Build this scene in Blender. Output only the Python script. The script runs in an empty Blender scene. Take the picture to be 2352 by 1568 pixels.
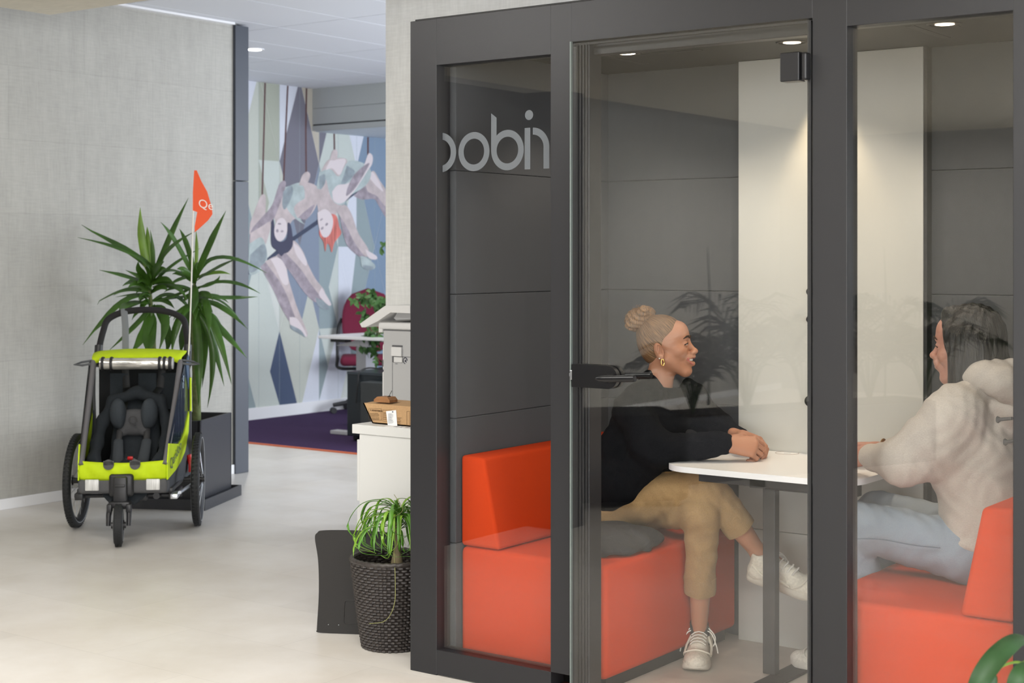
import bpy, bmesh, math, random
import numpy as np
from mathutils import Vector, Matrix, geometry
C = bpy.context.scene
col = C.collection
# ---------------------------------------------------------------- camera, world, lights, exposure
FPX, CX, HY, CAMZ = 3494.0, 1176.0, 590.0, 1.43
YAW = math.radians(36.08)
SA, CA = math.sin(YAW), math.cos(YAW)
cam_d = bpy.data.cameras.new('camera'); cam = bpy.data.objects.new('camera', cam_d); col.objects.link(cam)
cam.location = (0, 0, CAMZ); cam.rotation_euler = (math.pi/2, 0, YAW)
cam_d.sensor_width = 36; cam_d.lens = FPX/2352*36; cam_d.shift_y = -(784-HY)/2352
cam_d.clip_end = 60
cam_d.dof.use_dof = True; cam_d.dof.focus_distance = 5.1; cam_d.dof.aperture_fstop = 5.6
C.camera = cam
w = bpy.data.worlds.new('world'); C.world = w; w.use_nodes = True
w.node_tree.nodes['Background'].inputs[0].default_value = (.80, .88, 1, 1)
w.node_tree.nodes['Background'].inputs[1].default_value = 1.0
C.view_settings.view_transform = 'Standard'; C.view_settings.look = 'None'
C.view_settings.gamma = 1; C.view_settings.exposure = 0.80
C.cycles.max_bounces = 8; C.cycles.diffuse_bounces = 4; C.cycles.transparent_max_bounces = 16
C.cycles.caustics_reflective = False; C.cycles.caustics_refractive = False
C.cycles.sample_clamp_indirect = 6

def area(name, loc, rot, sx, sy, power, color=(1, 1, 1), spread=180):
    l = bpy.data.lights.new(name, 'AREA'); l.shape = 'RECTANGLE'; l.size = sx; l.size_y = sy
    l.energy = power; l.color = color; l.spread = math.radians(spread)
    o = bpy.data.objects.new(name, l); o.location = loc; o.rotation_euler = rot; col.objects.link(o); return o
R90 = math.pi/2
area('daylight_right', (4.85, -1.6, 1.6), (0, R90, 0), 2.2, 7.0, 260, (.97, .98, 1))           # windows on the right
area('daylight_rear', (0.6, -6.85, 1.6), (R90, 0, 0), 7.0, 2.2, 240, (.97, .98, 1))             # windows behind
area('daylight_office', (-3.3, 10.3, 1.5), (0, R90, 0), 2.2, 5.0, 190, (.86, .92, 1))         # office window
for i, (x, y, z) in enumerate([(-5.5, 3.4, 2.66), (-3.9, 2.6, 2.66), (-1.3, 1.8, 2.66), (-2.0, -1.8, 2.66), (1.5, -2.5, 2.66)]):
    area('ceiling_fill_light.%d' % i, (x, y, z), (0, 0, 0), 1.2, .6, 30 if x > -5 else 12, (1, .98, .95))  # added fill light at ceiling height, no fixtures stand there
area('reflection_fill_light', (-5.67, -4.5, 2.66), (0, 0, 0), .10, .5, 70, (1, .98, .95))  # added to brighten what the booth glass mirrors, placed behind the post
def spot(name, loc, power, size, color=(1, .78, .52), blend=.6, rad=.02, tgt=None):
    l = bpy.data.lights.new(name, 'SPOT'); l.energy = power; l.spot_size = math.radians(size); l.spot_blend = blend
    l.color = color; l.shadow_soft_size = rad
    o = bpy.data.objects.new(name, l); o.location = loc; col.objects.link(o)
    if tgt: o.rotation_euler = (Vector(tgt)-Vector(loc)).to_track_quat('-Z', 'Y').to_euler()
    return o
SPOTS = [(-2.86, 4.62), (-2.262, 4.71), (-1.70, 4.62), (-2.29, 4.985)]
spot('booth_light', (-2.86, 4.62, 2.14), 8, 120, color=(1, .86, .70))
spot('booth_light', (-1.70, 4.62, 2.14), 8, 120, color=(1, .86, .70))
spot('booth_light', (-2.262, 4.71, 2.14), 7, 120, color=(1, .86, .70))
spot('booth_light', (-2.29, 4.985, 2.13), 13, 62, color=(1, .76, .48), blend=.7, rad=.015)
spot('hall_light', (-8.19, 7.99, 2.93), 70, 120, color=(1, .95, .88))

# ---------------------------------------------------------------- helpers
def W(px, py, Y=None, X=None, Z=None, d=None):
    """the world point seen at a pixel of the photograph on a given plane"""
    u, v = (px-CX)/FPX, (HY-py)/FPX
    r = Vector((-SA+CA*u, CA+SA*u, v))
    if Y is not None: t = Y/r.y
    elif X is not None: t = X/r.x
    elif Z is not None: t = (Z-CAMZ)/r.z
    else: t = d
    return Vector((r.x*t, r.y*t, CAMZ+r.z*t))

MATS = {}
def mat(name, color, rough=.6, metal=0, spec=.5, noise=None, bump=None, emis=None, sheen=0, coat=0, vary=0, stretch=(1, 1, 1), trans=0):
    if name in MATS: return MATS[name]
    m = bpy.data.materials.new(name); MATS[name] = m; m.use_nodes = True
    nt = m.node_tree; b = nt.nodes['Principled BSDF']
    b.inputs['Base Color'].default_value = (*color, 1); b.inputs['Roughness'].default_value = rough
    b.inputs['Metallic'].default_value = metal; b.inputs['Specular IOR Level'].default_value = spec
    if sheen: b.inputs['Sheen Weight'].default_value = sheen
    if coat: b.inputs['Coat Weight'].default_value = coat
    if trans: b.inputs['Transmission Weight'].default_value = trans
    if emis:
        b.inputs['Emission Color'].default_value = (*emis[0], 1); b.inputs['Emission Strength'].default_value = emis[1]
    if noise or bump or vary:
        tc = nt.nodes.new('ShaderNodeTexCoord'); mp = nt.nodes.new('ShaderNodeMapping')
        mp.inputs['Scale'].default_value = stretch
        nt.links.new(tc.outputs['Object'], mp.inputs[0])
        nz = nt.nodes.new('ShaderNodeTexNoise'); nz.inputs['Scale'].default_value = noise or 200; nz.inputs['Detail'].default_value = 4
        nt.links.new(mp.outputs[0], nz.inputs[0])
        if vary:
            mx = nt.nodes.new('ShaderNodeMix'); mx.data_type = 'RGBA'
            mx.inputs['A'].default_value = (*[c*(1-vary) for c in color], 1)
            mx.inputs['B'].default_value = (*[min(1, c*(1+vary)) for c in color], 1)
            rp = nt.nodes.new('ShaderNodeMapRange'); rp.inputs[1].default_value = .3; rp.inputs[2].default_value = .7
            nt.links.new(nz.outputs[0], rp.inputs[0]); nt.links.new(rp.outputs[0], mx.inputs['Factor'])
            nt.links.new(mx.outputs['Result'], b.inputs['Base Color'])
        if bump:
            bp = nt.nodes.new('ShaderNodeBump'); bp.inputs['Strength'].default_value = bump; bp.inputs['Distance'].default_value = .003
            nt.links.new(nz.outputs[0], bp.inputs['Height']); nt.links.new(bp.outputs[0], b.inputs['Normal'])
    return m

def glass_mat(name='clear_glass', tint=(.975, .98, .978), ior=1.62):
    if name in MATS: return MATS[name]
    m = bpy.data.materials.new(name); MATS[name] = m; m.use_nodes = True
    nt = m.node_tree; nt.nodes.remove(nt.nodes['Principled BSDF']); out = nt.nodes['Material Output']
    tr = nt.nodes.new('ShaderNodeBsdfTransparent'); tr.inputs[0].default_value = (*tint, 1)
    gl = nt.nodes.new('ShaderNodeBsdfGlossy'); gl.inputs['Roughness'].default_value = 0.0
    f0 = ((ior-1)/(ior+1))**2       # Schlick reflectance, the same from both sides of the pane
    lw = nt.nodes.new('ShaderNodeLayerWeight'); lw.inputs[0].default_value = .5
    pw = nt.nodes.new('ShaderNodeMath'); pw.operation = 'POWER'; pw.inputs[1].default_value = 5; nt.links.new(lw.outputs['Facing'], pw.inputs[0])
    fr = nt.nodes.new('ShaderNodeMath'); fr.operation = 'MULTIPLY_ADD'; fr.inputs[1].default_value = 1-f0; fr.inputs[2].default_value = f0
    nt.links.new(pw.outputs[0], fr.inputs[0])
    mx = nt.nodes.new('ShaderNodeMixShader')
    nt.links.new(fr.outputs[0], mx.inputs[0]); nt.links.new(tr.outputs[0], mx.inputs[1]); nt.links.new(gl.outputs[0], mx.inputs[2])
    nt.links.new(mx.outputs[0], out.inputs[0])
    return m

def link(o, parent=None, world=True):
    col.objects.link(o)
    if parent is not None:
        o.parent = parent
        if world: o.matrix_parent_inverse = parent.get('_w') and Matrix(parent['_w']).inverted() or parent.matrix_basis.inverted()
    return o

def thing(name, label, cat, loc=(0, 0, 0), rotz=0, group=None):
    o = bpy.data.objects.new(name, None); o.location = loc; o.rotation_euler = (0, 0, rotz); o.empty_display_size = .1
    col.objects.link(o); o['label'] = label; o['category'] = cat
    if group: o['group'] = group
    return o
def tag(o, label, cat, group=None):
    o['label'] = label; o['category'] = cat
    if group: o['group'] = group
    return o
def struct(o): o['kind'] = 'structure'; return o

class MB:
    """collects shapes into one mesh"""
    def __init__(s): s.bm = bmesh.new()
    def _xf(s, vs, M):
        if M is not None: bmesh.ops.transform(s.bm, matrix=M, verts=vs)
    def box(s, a, b, bev=0, M=None, seg=2, mi=0):
        a, b = Vector(a), Vector(b); c = (a+b)/2; d = b-a
        r = bmesh.ops.create_cube(s.bm, size=1, matrix=Matrix.Translation(c) @ Matrix.Diagonal((abs(d.x), abs(d.y), abs(d.z), 1)))
        vs = r['verts']; es = list({e for v in vs for e in v.link_edges}); fs = list({f for v in vs for f in v.link_faces})
        if mi:
            for f in fs: f.material_index = mi
        if bev:
            g = bmesh.ops.bevel(s.bm, geom=es, offset=bev, segments=seg, affect='EDGES', profile=.5)
            vs = list({v for f in g['faces'] for v in f.verts} | {v for v in vs if v.is_valid})
            for f in g['faces']: f.material_index = mi
        s._xf(vs, M); return s
    def ring(s, pts, mi=0): return [s.bm.verts.new(p) for p in pts]
    def skin(s, rings, cap=True, mi=0, closed=True, loop=False):
        n = len(rings[0]); seq = list(zip(rings, rings[1:]))
        if loop: seq.append((rings[-1], rings[0]))
        for A, B in seq:
            for i in range(n if closed else n-1):
                j = (i+1) % n
                try:
                    f = s.bm.faces.new((A[i], A[j], B[j], B[i])); f.material_index = mi
                except ValueError: pass
        if cap and closed and not loop:
            for r, rev in ((rings[0], True), (rings[-1], False)):
                try:
                    f = s.bm.faces.new(list(reversed(r)) if rev else r); f.material_index = mi
                except ValueError: pass
        return s
    def tube(s, pts, r, n=10, flat=None, up=None, mi=0, loop=False):
        """flat=(a,b): elliptical section scale along normal / binormal"""
        pts = [Vector(p) for p in pts]; rr = r if isinstance(r, (list, tuple)) else [r]*len(pts)
        rings = []; prev = None; m = len(pts)
        for i, p in enumerate(pts):
            if loop: t = pts[(i+1) % m]-pts[i-1]
            else: t = pts[min(i+1, m-1)]-pts[max(i-1, 0)]
            t.normalize()
            if prev is None:
                q = Vector(up) if up is not None else (Vector((0, 0, 1)) if abs(t.z) < .9 else Vector((1, 0, 0)))
            else: q = prev
            nrm = (q-t*q.dot(t))
            if nrm.length < 1e-6: nrm = t.orthogonal()
            nrm.normalize(); prev = nrm; b = t.cross(nrm)
            fa, fb = flat or (1, 1)
            rings.append(s.ring([p+(nrm*math.cos(a)*fa+b*math.sin(a)*fb)*rr[i] for a in [2*math.pi*k/n for k in range(n)]]))
        return s.skin(rings, mi=mi, loop=loop)
    def cyl(s, a, b, r0, r1=None, n=24, mi=0):
        return s.tube([a, b], [r0, r0 if r1 is None else r1], n=n, mi=mi)
    def lathe(s, prof, c=(0, 0, 0), n=32, cap=True, M=None, mi=0):
        c = Vector(c); rings = []
        for r, z in prof:
            pts = [Vector((r*math.cos(2*math.pi*k/n), r*math.sin(2*math.pi*k/n), z)) for k in range(n)]
            if M is not None: pts = [M @ p for p in pts]
            rings.append(s.ring([c+p for p in pts]))
        return s.skin(rings, cap=cap, mi=mi)
    def prism(s, pts, vec, mi=0):
        """pts: 3D outline, extruded by vec"""
        vec = Vector(vec); A = s.ring([Vector(p) for p in pts]); B = s.ring([Vector(p)+vec for p in pts])
        tris = geometry.tessellate_polygon([[Vector(p) for p in pts]])
        for t in tris:
            for R, o in ((A, 1), (B, -1)):
                try:
                    f = s.bm.faces.new([R[k] for k in t][::o]); f.material_index = mi
                except ValueError: pass
        n = len(pts)
        for i in range(n):
            j = (i+1) % n
            f = s.bm.faces.new((A[i], B[i], B[j], A[j])); f.material_index = mi
        return s
    def sphere(s, c, r, sc=(1, 1, 1), n=20, M=None, mi=0):
        mm = Matrix.Translation(Vector(c)) @ (M or Matrix()) @ Matrix.Diagonal((*[r*k for k in sc], 1))
        g = bmesh.ops.create_uvsphere(s.bm, u_segments=n, v_segments=max(8, n//2), radius=1, matrix=mm)
        if mi:
            for f in {f for v in g['verts'] for f in v.link_faces}: f.material_index = mi
        return s
    def leaf(s, pts, wd, up=(0, 0, 1), fold=.25, mi=0, shape=None):
        """a strap leaf along pts; wd = half width"""
        pts = [Vector(p) for p in pts]; m = len(pts); L = []; up = Vector(up)
        for i, p in enumerate(pts):
            t = (pts[min(i+1, m-1)]-pts[max(i-1, 0)]).normalized()
            sd = t.cross(up)
            if sd.length < 1e-3: sd = t.orthogonal()
            sd.normalize(); nn = sd.cross(t)
            f = i/(m-1); wv = wd*(shape(f) if shape else min(1, .35+f*3)*min(1, (1-f)*3.0+.02))
            L.append(s.ring([p-sd*wv+nn*wv*fold, p, p+sd*wv+nn*wv*fold]))
        return s.skin(L, cap=False, closed=False, mi=mi)
    def build(s, name, m, parent=None, smooth=True, world=True, solid=0, angle=40):
        bmesh.ops.recalc_face_normals(s.bm, faces=s.bm.faces) if not solid else None
        me = bpy.data.meshes.new(name); s.bm.to_mesh(me); s.bm.free()
        for x in (m if isinstance(m, (list, tuple)) else [m]): me.materials.append(x)
        if smooth:
            me.polygons.foreach_set('use_smooth', [True]*len(me.polygons))
            try: me.set_sharp_from_angle(angle=math.radians(angle))
            except Exception: pass
        o = bpy.data.objects.new(name, me); link(o, parent, world)
        if solid:
            md = o.modifiers.new('solid', 'SOLIDIFY'); md.thickness = solid; md.offset = 0
        return o

def bez(p0, p1, p2, n=10):
    p0, p1, p2 = Vector(p0), Vector(p1), Vector(p2)
    c = p1*2-(p0+p2)*.5          # curve passes through p1
    return [p0*(1-t)**2+c*2*t*(1-t)+p2*t*t for t in [i/(n-1) for i in range(n)]]
def catmull(P, n=6):
    P = [Vector(p) for p in P]; Q = [P[0]*2-P[1]]+P+[P[-1]*2-P[-2]]; out = []
    for i in range(1, len(Q)-2):
        a, b, c, d = Q[i-1:i+3]
        for k in range(n):
            t = k/n
            out.append(.5*((2*b)+(c-a)*t+(2*a-5*b+4*c-d)*t*t+(3*b-a-3*c+d)*t**3))
    out.append(P[-1]); return out

# ---------------------------------------------------------------- implicit surfaces for bodies and cloth
class SDF:
    def __init__(s): s.p = []
    def cap(s, a, b, ra, rb, k=.02, sq=None): s.p.append(('c', np.array(a, float), np.array(b, float), ra, rb, k, sq)); return s
    def ell(s, c, r, k=.02, R=None): s.p.append(('e', np.array(c, float), np.array(r, float), R, k)); return s
    def cut(s, c, r, k=.01, R=None): s.p.append(('s', np.array(c, float), np.array(r, float), R, k)); return s
    def plane(s, c, n, k=.01): s.p.append(('p', np.array(c, float), np.array(Vector(n).normalized(), float), k)); return s
    def mesh(s, h, M=None, disp=None):
        lo = np.full(3, 1e9); hi = -lo
        for q in s.p:
            if q[0] == 'c':
                r = max(q[3], q[4])
                for e in (q[1], q[2]): lo = np.minimum(lo, e-r); hi = np.maximum(hi, e+r)
            elif q[0] == 'e':
                r = max(q[2]) if q[3] is not None else q[2]; lo = np.minimum(lo, q[1]-r); hi = np.maximum(hi, q[1]+r)
        lo -= 4*h+.01; hi += 4*h+.01
        n = np.ceil((hi-lo)/h).astype(int)+1
        ax = [lo[i]+h*np.arange(n[i]) for i in range(3)]
        D = np.full(n, .08, np.float32)
        for q in s.p:
            if q[0] == 'p':
                X, Y, Z = np.meshgrid(*ax, indexing='ij', sparse=True)
                d = (X-q[1][0])*q[2][0]+(Y-q[1][1])*q[2][1]+(Z-q[1][2])*q[2][2]
                k = q[3]; hh = np.clip(.5-.5*(D-d)/k, 0, 1); D = (D*(1-hh)+d*hh+k*hh*(1-hh)).astype(np.float32); continue
            if q[0] == 'c':
                r = max(q[3], q[4]); a = np.minimum(q[1], q[2])-r; b = np.maximum(q[1], q[2])+r; k = q[5]
            else:
                r = max(q[2]) if q[3] is not None else q[2]; a = q[1]-r; b = q[1]+r; k = q[4]
            mg = k+2*h+.004
            i0 = np.clip(np.floor((a-mg-lo)/h).astype(int), 0, n); i1 = np.clip(np.ceil((b+mg-lo)/h).astype(int)+1, 0, n)
            if (i1 <= i0).any(): continue
            sl = tuple(slice(i0[i], i1[i]) for i in range(3))
            X, Y, Z = np.meshgrid(*[ax[i][sl[i]] for i in range(3)], indexing='ij', sparse=True)
            if q[0] == 'c':
                A, B = q[1], q[2]; ba = B-A
                px, py, pz = X-A[0], Y-A[1], Z-A[2]
                if q[6] is not None:
                    nv, f = np.array(Vector(q[6][0]).normalized()), q[6][1]
                    dd = (px*nv[0]+py*nv[1]+pz*nv[2])*(f-1)
                    off = ba.dot(nv)
                    px, py, pz = px+nv[0]*dd, py+nv[1]*dd, pz+nv[2]*dd; ba = ba+nv*off*(f-1)
                L = max(ba.dot(ba), 1e-9)
                t = np.clip((px*ba[0]+py*ba[1]+pz*ba[2])/L, 0, 1)
                d = np.sqrt((px-ba[0]*t)**2+(py-ba[1]*t)**2+(pz-ba[2]*t)**2)-(q[3]+(q[4]-q[3])*t)
                if q[6] is not None: d = d/ (1 if q[6][1] < 1 else 1)
            else:
                px, py, pz = X-q[1][0], Y-q[1][1], Z-q[1][2]
                if q[3] is not None:
                    Rm = np.array(q[3].to_3x3().transposed())
                    px, py, pz = (Rm[0, 0]*px+Rm[0, 1]*py+Rm[0, 2]*pz, Rm[1, 0]*px+Rm[1, 1]*py+Rm[1, 2]*pz, Rm[2, 0]*px+Rm[2, 1]*py+Rm[2, 2]*pz)
                rr = q[2]
                k0 = np.sqrt((px/rr[0])**2+(py/rr[1])**2+(pz/rr[2])**2)
                k1 = np.sqrt((px/rr[0]**2)**2+(py/rr[1]**2)**2+(pz/rr[2]**2)**2)+1e-6
                d = k0*(k0-1)/k1
            G = D[sl]
            if q[0] == 's':
                d = -d; hh = np.clip(.5-.5*(G-d)/k, 0, 1); D[sl] = G*(1-hh)+d*hh+k*hh*(1-hh)
            else:
                hh = np.clip(.5+.5*(G-d)/k, 0, 1); D[sl] = G*(1-hh)+d*hh-k*hh*(1-hh)
        if disp is not None:
            X, Y, Z = np.meshgrid(*ax, indexing='ij', sparse=True)
            D = D+disp(X, Y, Z).astype(np.float32)
        D[0] = D[-1] = .08; D[:, 0] = D[:, -1] = .08; D[:, :, 0] = D[:, :, -1] = .08
        # surface nets
        S = D < 0
        cnt = np.zeros(tuple(n-1), np.int8)
        offs = [(i, j, k) for i in (0, 1) for j in (0, 1) for k in (0, 1)]
        for o in offs: cnt += S[o[0]:n[0]-1+o[0], o[1]:n[1]-1+o[1], o[2]:n[2]-1+o[2]]
        act = np.argwhere((cnt > 0) & (cnt < 8))
        vals = np.stack([D[act[:, 0]+o[0], act[:, 1]+o[1], act[:, 2]+o[2]] for o in offs], 1)
        P = np.zeros((len(act), 3)); Nn = np.zeros(len(act))
        for a in range(8):
            for b in range(a+1, 8):
                oa, ob = np.array(offs[a]), np.array(offs[b])
                if abs(oa-ob).sum() != 1: continue
                va, vb = vals[:, a], vals[:, b]; m = (va < 0) != (vb < 0)
                t = np.where(m, va/np.where(m, va-vb, 1), 0)
                P += np.where(m[:, None], oa+(ob-oa)*t[:, None], 0); Nn += m
        P = lo+(act+P/Nn[:, None])*h
        idx = np.full(tuple(n-1), -1, np.int32); idx[tuple(act.T)] = np.arange(len(act))
        F = []
        for ax_ in range(3):
            u, v = (ax_+1) % 3, (ax_+2) % 3
            sa = [slice(None)]*3; sb = [slice(None)]*3; sa[ax_] = slice(0, -1); sb[ax_] = slice(1, None)
            A_, B_ = S[tuple(sa)], S[tuple(sb)]
            for fl, m in ((False, A_ & ~B_), (True, ~A_ & B_)):
                e = np.argwhere(m)
                e = e[(e[:, u] > 0) & (e[:, v] > 0)]
                du = np.zeros(3, int); du[u] = 1; dv = np.zeros(3, int); dv[v] = 1
                qd = np.stack([idx[tuple((e-du-dv).T)], idx[tuple((e-dv).T)], idx[tuple(e.T)], idx[tuple((e-du).T)]], 1)
                F.append(qd[:, ::-1] if fl else qd)
        F = np.concatenate(F)
        if M is not None:
            M3 = np.array(M.to_3x3()); P = P @ M3.T+np.array(M.translation)
        return P, F

def meshobj(name, parts, m, parent=None, world=True, smooth_it=0, angle=None):
    P = np.concatenate([p for p, f in parts]); o_ = 0; Fs = []
    for p, f in parts: Fs.append(f+o_); o_ += len(p)
    F = np.concatenate(Fs)
    me = bpy.data.meshes.new(name)
    me.vertices.add(len(P)); me.vertices.foreach_set('co', P.astype(np.float32).ravel())
    me.loops.add(len(F)*4); me.loops.foreach_set('vertex_index', F.astype(np.int32).ravel())
    me.polygons.add(len(F)); me.polygons.foreach_set('loop_start', np.arange(len(F), dtype=np.int32)*4)
    me.update(calc_edges=True); me.validate()
    me.polygons.foreach_set('use_smooth', [True]*len(me.polygons))
    for x in (m if isinstance(m, (list, tuple)) else [m]): me.materials.append(x)
    o = bpy.data.objects.new(name, me); link(o, parent, world)
    if smooth_it:
        md = o.modifiers.new('s', 'SMOOTH'); md.iterations = smooth_it; md.factor = .5
    return o

def text_mesh(name, body, size, M, m, parent=None, extrude=.0005, world=True, shear=0):
    cu = bpy.data.curves.new(name, 'FONT'); cu.body = body; cu.size = size; cu.extrude = extrude; cu.shear = shear
    t = bpy.data.objects.new(name, cu); col.objects.link(t)
    dg = bpy.context.evaluated_depsgraph_get(); me = bpy.data.meshes.new_from_object(t.evaluated_get(dg))
    bpy.data.objects.remove(t); me.transform(M); me.materials.clear(); me.materials.append(m)
    o = bpy.data.objects.new(name, me); link(o, parent, world); return o
# ---------------------------------------------------------------- surfaces of the room
def wallpaper(name, base):
    m = bpy.data.materials.new(name); m.use_nodes = True; nt = m.node_tree; b = nt.nodes['Principled BSDF']
    b.inputs['Roughness'].default_value = .75; b.inputs['Specular IOR Level'].default_value = .25
    tc = nt.nodes.new('ShaderNodeTexCoord')
    def nz(scale, st, det=3):
        mp = nt.nodes.new('ShaderNodeMapping'); mp.inputs['Scale'].default_value = st
        n = nt.nodes.new('ShaderNodeTexNoise'); n.inputs['Scale'].default_value = scale; n.inputs['Detail'].default_value = det
        nt.links.new(tc.outputs['Object'], mp.inputs[0]); nt.links.new(mp.outputs[0], n.inputs[0]); return n
    a = nz(90, (1, 1, .12)); c = nz(90, (.12, .12, 1)); e = nz(16, (1, 1, .22), 6)
    def mul(x, y, op='ADD', v=None):
        q = nt.nodes.new('ShaderNodeMath'); q.operation = op; nt.links.new(x, q.inputs[0])
        if v is None: nt.links.new(y, q.inputs[1])
        else: q.inputs[1].default_value = v
        return q.outputs[0]
    fib = mul(a.outputs[0], c.outputs[0])
    tot = mul(fib, mul(e.outputs[0], None, 'MULTIPLY', 1.3))
    # paper blocks
    br = nt.nodes.new('ShaderNodeTexBrick'); sx = nt.nodes.new('ShaderNodeSeparateXYZ'); cb = nt.nodes.new('ShaderNodeCombineXYZ')
    nt.links.new(tc.outputs['Object'], sx.inputs[0]); s2 = mul(sx.outputs[0], sx.outputs[1])
    nt.links.new(s2, cb.inputs[0]); nt.links.new(sx.outputs[2], cb.inputs[1]); nt.links.new(cb.outputs[0], br.inputs[0])
    br.inputs['Scale'].default_value = 1; br.inputs['Brick Width'].default_value = 1.05; br.inputs['Row Height'].default_value = .42
    br.inputs['Mortar Size'].default_value = .003; br.inputs['Color1'].default_value = (.485, .485, .485, 1); br.inputs['Color2'].default_value = (.52, .52, .52, 1)
    br.inputs['Mortar'].default_value = (.45, .45, .45, 1); br.inputs['Mortar Smooth'].default_value = .3
    mr = nt.nodes.new('ShaderNodeMapRange'); mr.inputs[1].default_value = 1.2; mr.inputs[2].default_value = 2.1
    nt.links.new(tot, mr.inputs[0])
    mx = nt.nodes.new('ShaderNodeMix'); mx.data_type = 'RGBA'
    mx.inputs['A'].default_value = (*[k*.90 for k in base], 1); mx.inputs['B'].default_value = (*[min(1, k*1.08) for k in base], 1)
    nt.links.new(mr.outputs[0], mx.inputs['Factor'])
    m2 = nt.nodes.new('ShaderNodeMix'); m2.data_type = 'RGBA'; m2.blend_type = 'OVERLAY'; m2.inputs['Factor'].default_value = .8
    nt.links.new(mx.outputs['Result'], m2.inputs['A']); nt.links.new(br.outputs[0], m2.inputs['B']); nt.links.new(m2.outputs['Result'], b.inputs['Base Color'])
    bp = nt.nodes.new('ShaderNodeBump'); bp.inputs['Strength'].default_value = .25; bp.inputs['Distance'].default_value = .002
    nt.links.new(fib, bp.inputs['Height']); nt.links.new(bp.outputs[0], b.inputs['Normal'])
    return m
def tile_floor(name, base, rough=.32):
    m = bpy.data.materials.new(name); m.use_nodes = True; nt = m.node_tree; b = nt.nodes['Principled BSDF']
    b.inputs['Roughness'].default_value = rough; b.inputs['Specular IOR Level'].default_value = .45
    tc = nt.nodes.new('ShaderNodeTexCoord'); mp = nt.nodes.new('ShaderNodeMapping'); mp.inputs['Location'].default_value = (.3, .13, 0)
    nt.links.new(tc.outputs['Object'], mp.inputs[0])
    br = nt.nodes.new('ShaderNodeTexBrick'); br.inputs['Scale'].default_value = 1; br.inputs['Brick Width'].default_value = .92
    br.inputs['Row Height'].default_value = .46; br.inputs['Mortar Size'].default_value = .0012; br.inputs['Mortar Smooth'].default_value = .2
    br.inputs['Color1'].default_value = (*[k*.95 for k in base], 1); br.inputs['Color2'].default_value = (*[min(1, k*1.05) for k in base], 1)
    br.inputs['Mortar'].default_value = (*[k*.86 for k in base], 1)
    nt.links.new(mp.outputs[0], br.inputs[0])
    n = nt.nodes.new('ShaderNodeTexNoise'); n.inputs['Scale'].default_value = 2.6; n.inputs['Detail'].default_value = 7; n.inputs['Roughness'].default_value = .6
    nt.links.new(tc.outputs['Object'], n.inputs[0])
    rp = nt.nodes.new('ShaderNodeMapRange'); rp.inputs[1].default_value = .3; rp.inputs[2].default_value = .7; rp.inputs[3].default_value = .40; rp.inputs[4].default_value = .58
    nt.links.new(n.outputs[0], rp.inputs[0])
    cm = nt.nodes.new('ShaderNodeCombineColor')
    for i in range(3): nt.links.new(rp.outputs[0], cm.inputs[i])
    mx = nt.nodes.new('ShaderNodeMix'); mx.data_type = 'RGBA'; mx.blend_type = 'OVERLAY'; mx.inputs['Factor'].default_value = .9
    nt.links.new(br.outputs[0], mx.inputs['A']); nt.links.new(cm.outputs[0], mx.inputs['B']); nt.links.new(mx.outputs['Result'], b.inputs['Base Color'])
    return m
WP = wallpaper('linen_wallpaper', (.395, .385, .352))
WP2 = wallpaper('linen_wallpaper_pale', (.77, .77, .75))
FL = tile_floor('pale_stone_vinyl', (.67, .635, .585))
WHITE = mat('white_paint', (.78, .78, .79), .6)
CEIL = mat('ceiling_tile', (.72, .74, .78), .8)
GREY_PL = mat('grey_lacquer', (.48, .50, .50), .6)
def cbox(name, a, b, m, bev=0, st=True, parent=None):
    o = MB().box(a, b, bev).build(name, m, parent, smooth=False)
    if st: struct(o)
    return o
cbox('floor', (-7.6, -7.2, -.1), (5.2, 8.27, 0), FL)
cbox('floor', (-9.9, 7.0, -.1), (-7.6, 8.27, 0), FL)
CARP = mat('purple_carpet', (.055, .032, .085), .95, noise=350, bump=.8, vary=.35, spec=.1)
cbox('floor', (-9.9, 8.27, -.1), (-2.8, 14.2, 0.004), CARP)
cbox('trim_1', (-9.7, 8.235, -.02), (-5.0, 8.275, .007), mat('orange_edge', (.62, .13, .04), .6))
# left wall with its dark end post
WLX = -7.40
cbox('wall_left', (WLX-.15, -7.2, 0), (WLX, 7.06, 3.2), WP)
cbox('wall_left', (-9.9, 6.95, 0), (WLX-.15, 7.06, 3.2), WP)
MB().box((WLX, -7.2, 0), (WLX+.014, 7.03, .062), .003).build('baseboard_left', WHITE, smooth=False)['kind'] = 'structure'
tr = MB(); DK = mat('anthracite_trim', (.045, .052, .068), .45)
tr.box((WLX-.155, 7.03, 0), (WLX+.022, 7.15, 1.93), .003); tr.box((WLX-.155, 7.03, 1.934), (WLX+.022, 7.15, 2.96), .003)
struct(tr.build('trim_2', DK, smooth=False))
cbox('wall_rear', (-7.6, -7.2, 0), (-3.2, -7.05, 3.2), WP); cbox('wall_rear', (4.4, -7.2, 0), (5.2, -7.05, 3.2), WHITE)
cbox('wall_rear', (-3.2, -7.2, 0), (4.4, -7.05, .5), WHITE); cbox('wall_rear', (-3.2, -7.2, 2.7), (4.4, -7.05, 3.2), WHITE)
cbox('wall_right', (5.0, -7.05, 0), (5.2, -5.2, 3.2), WHITE); cbox('wall_right', (5.0, 2.0, 0), (5.2, 6.1, 3.2), WHITE)
cbox('wall_right', (5.0, -5.2, 0), (5.2, 2.0, .5), WHITE); cbox('wall_right', (5.0, -5.2, 2.7), (5.2, 2.0, 3.2), WHITE)
# wall behind the booth
cbox('wall_back', (-5.27, 6.1, 0), (5.2, 6.28, 3.2), WP2)
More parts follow.
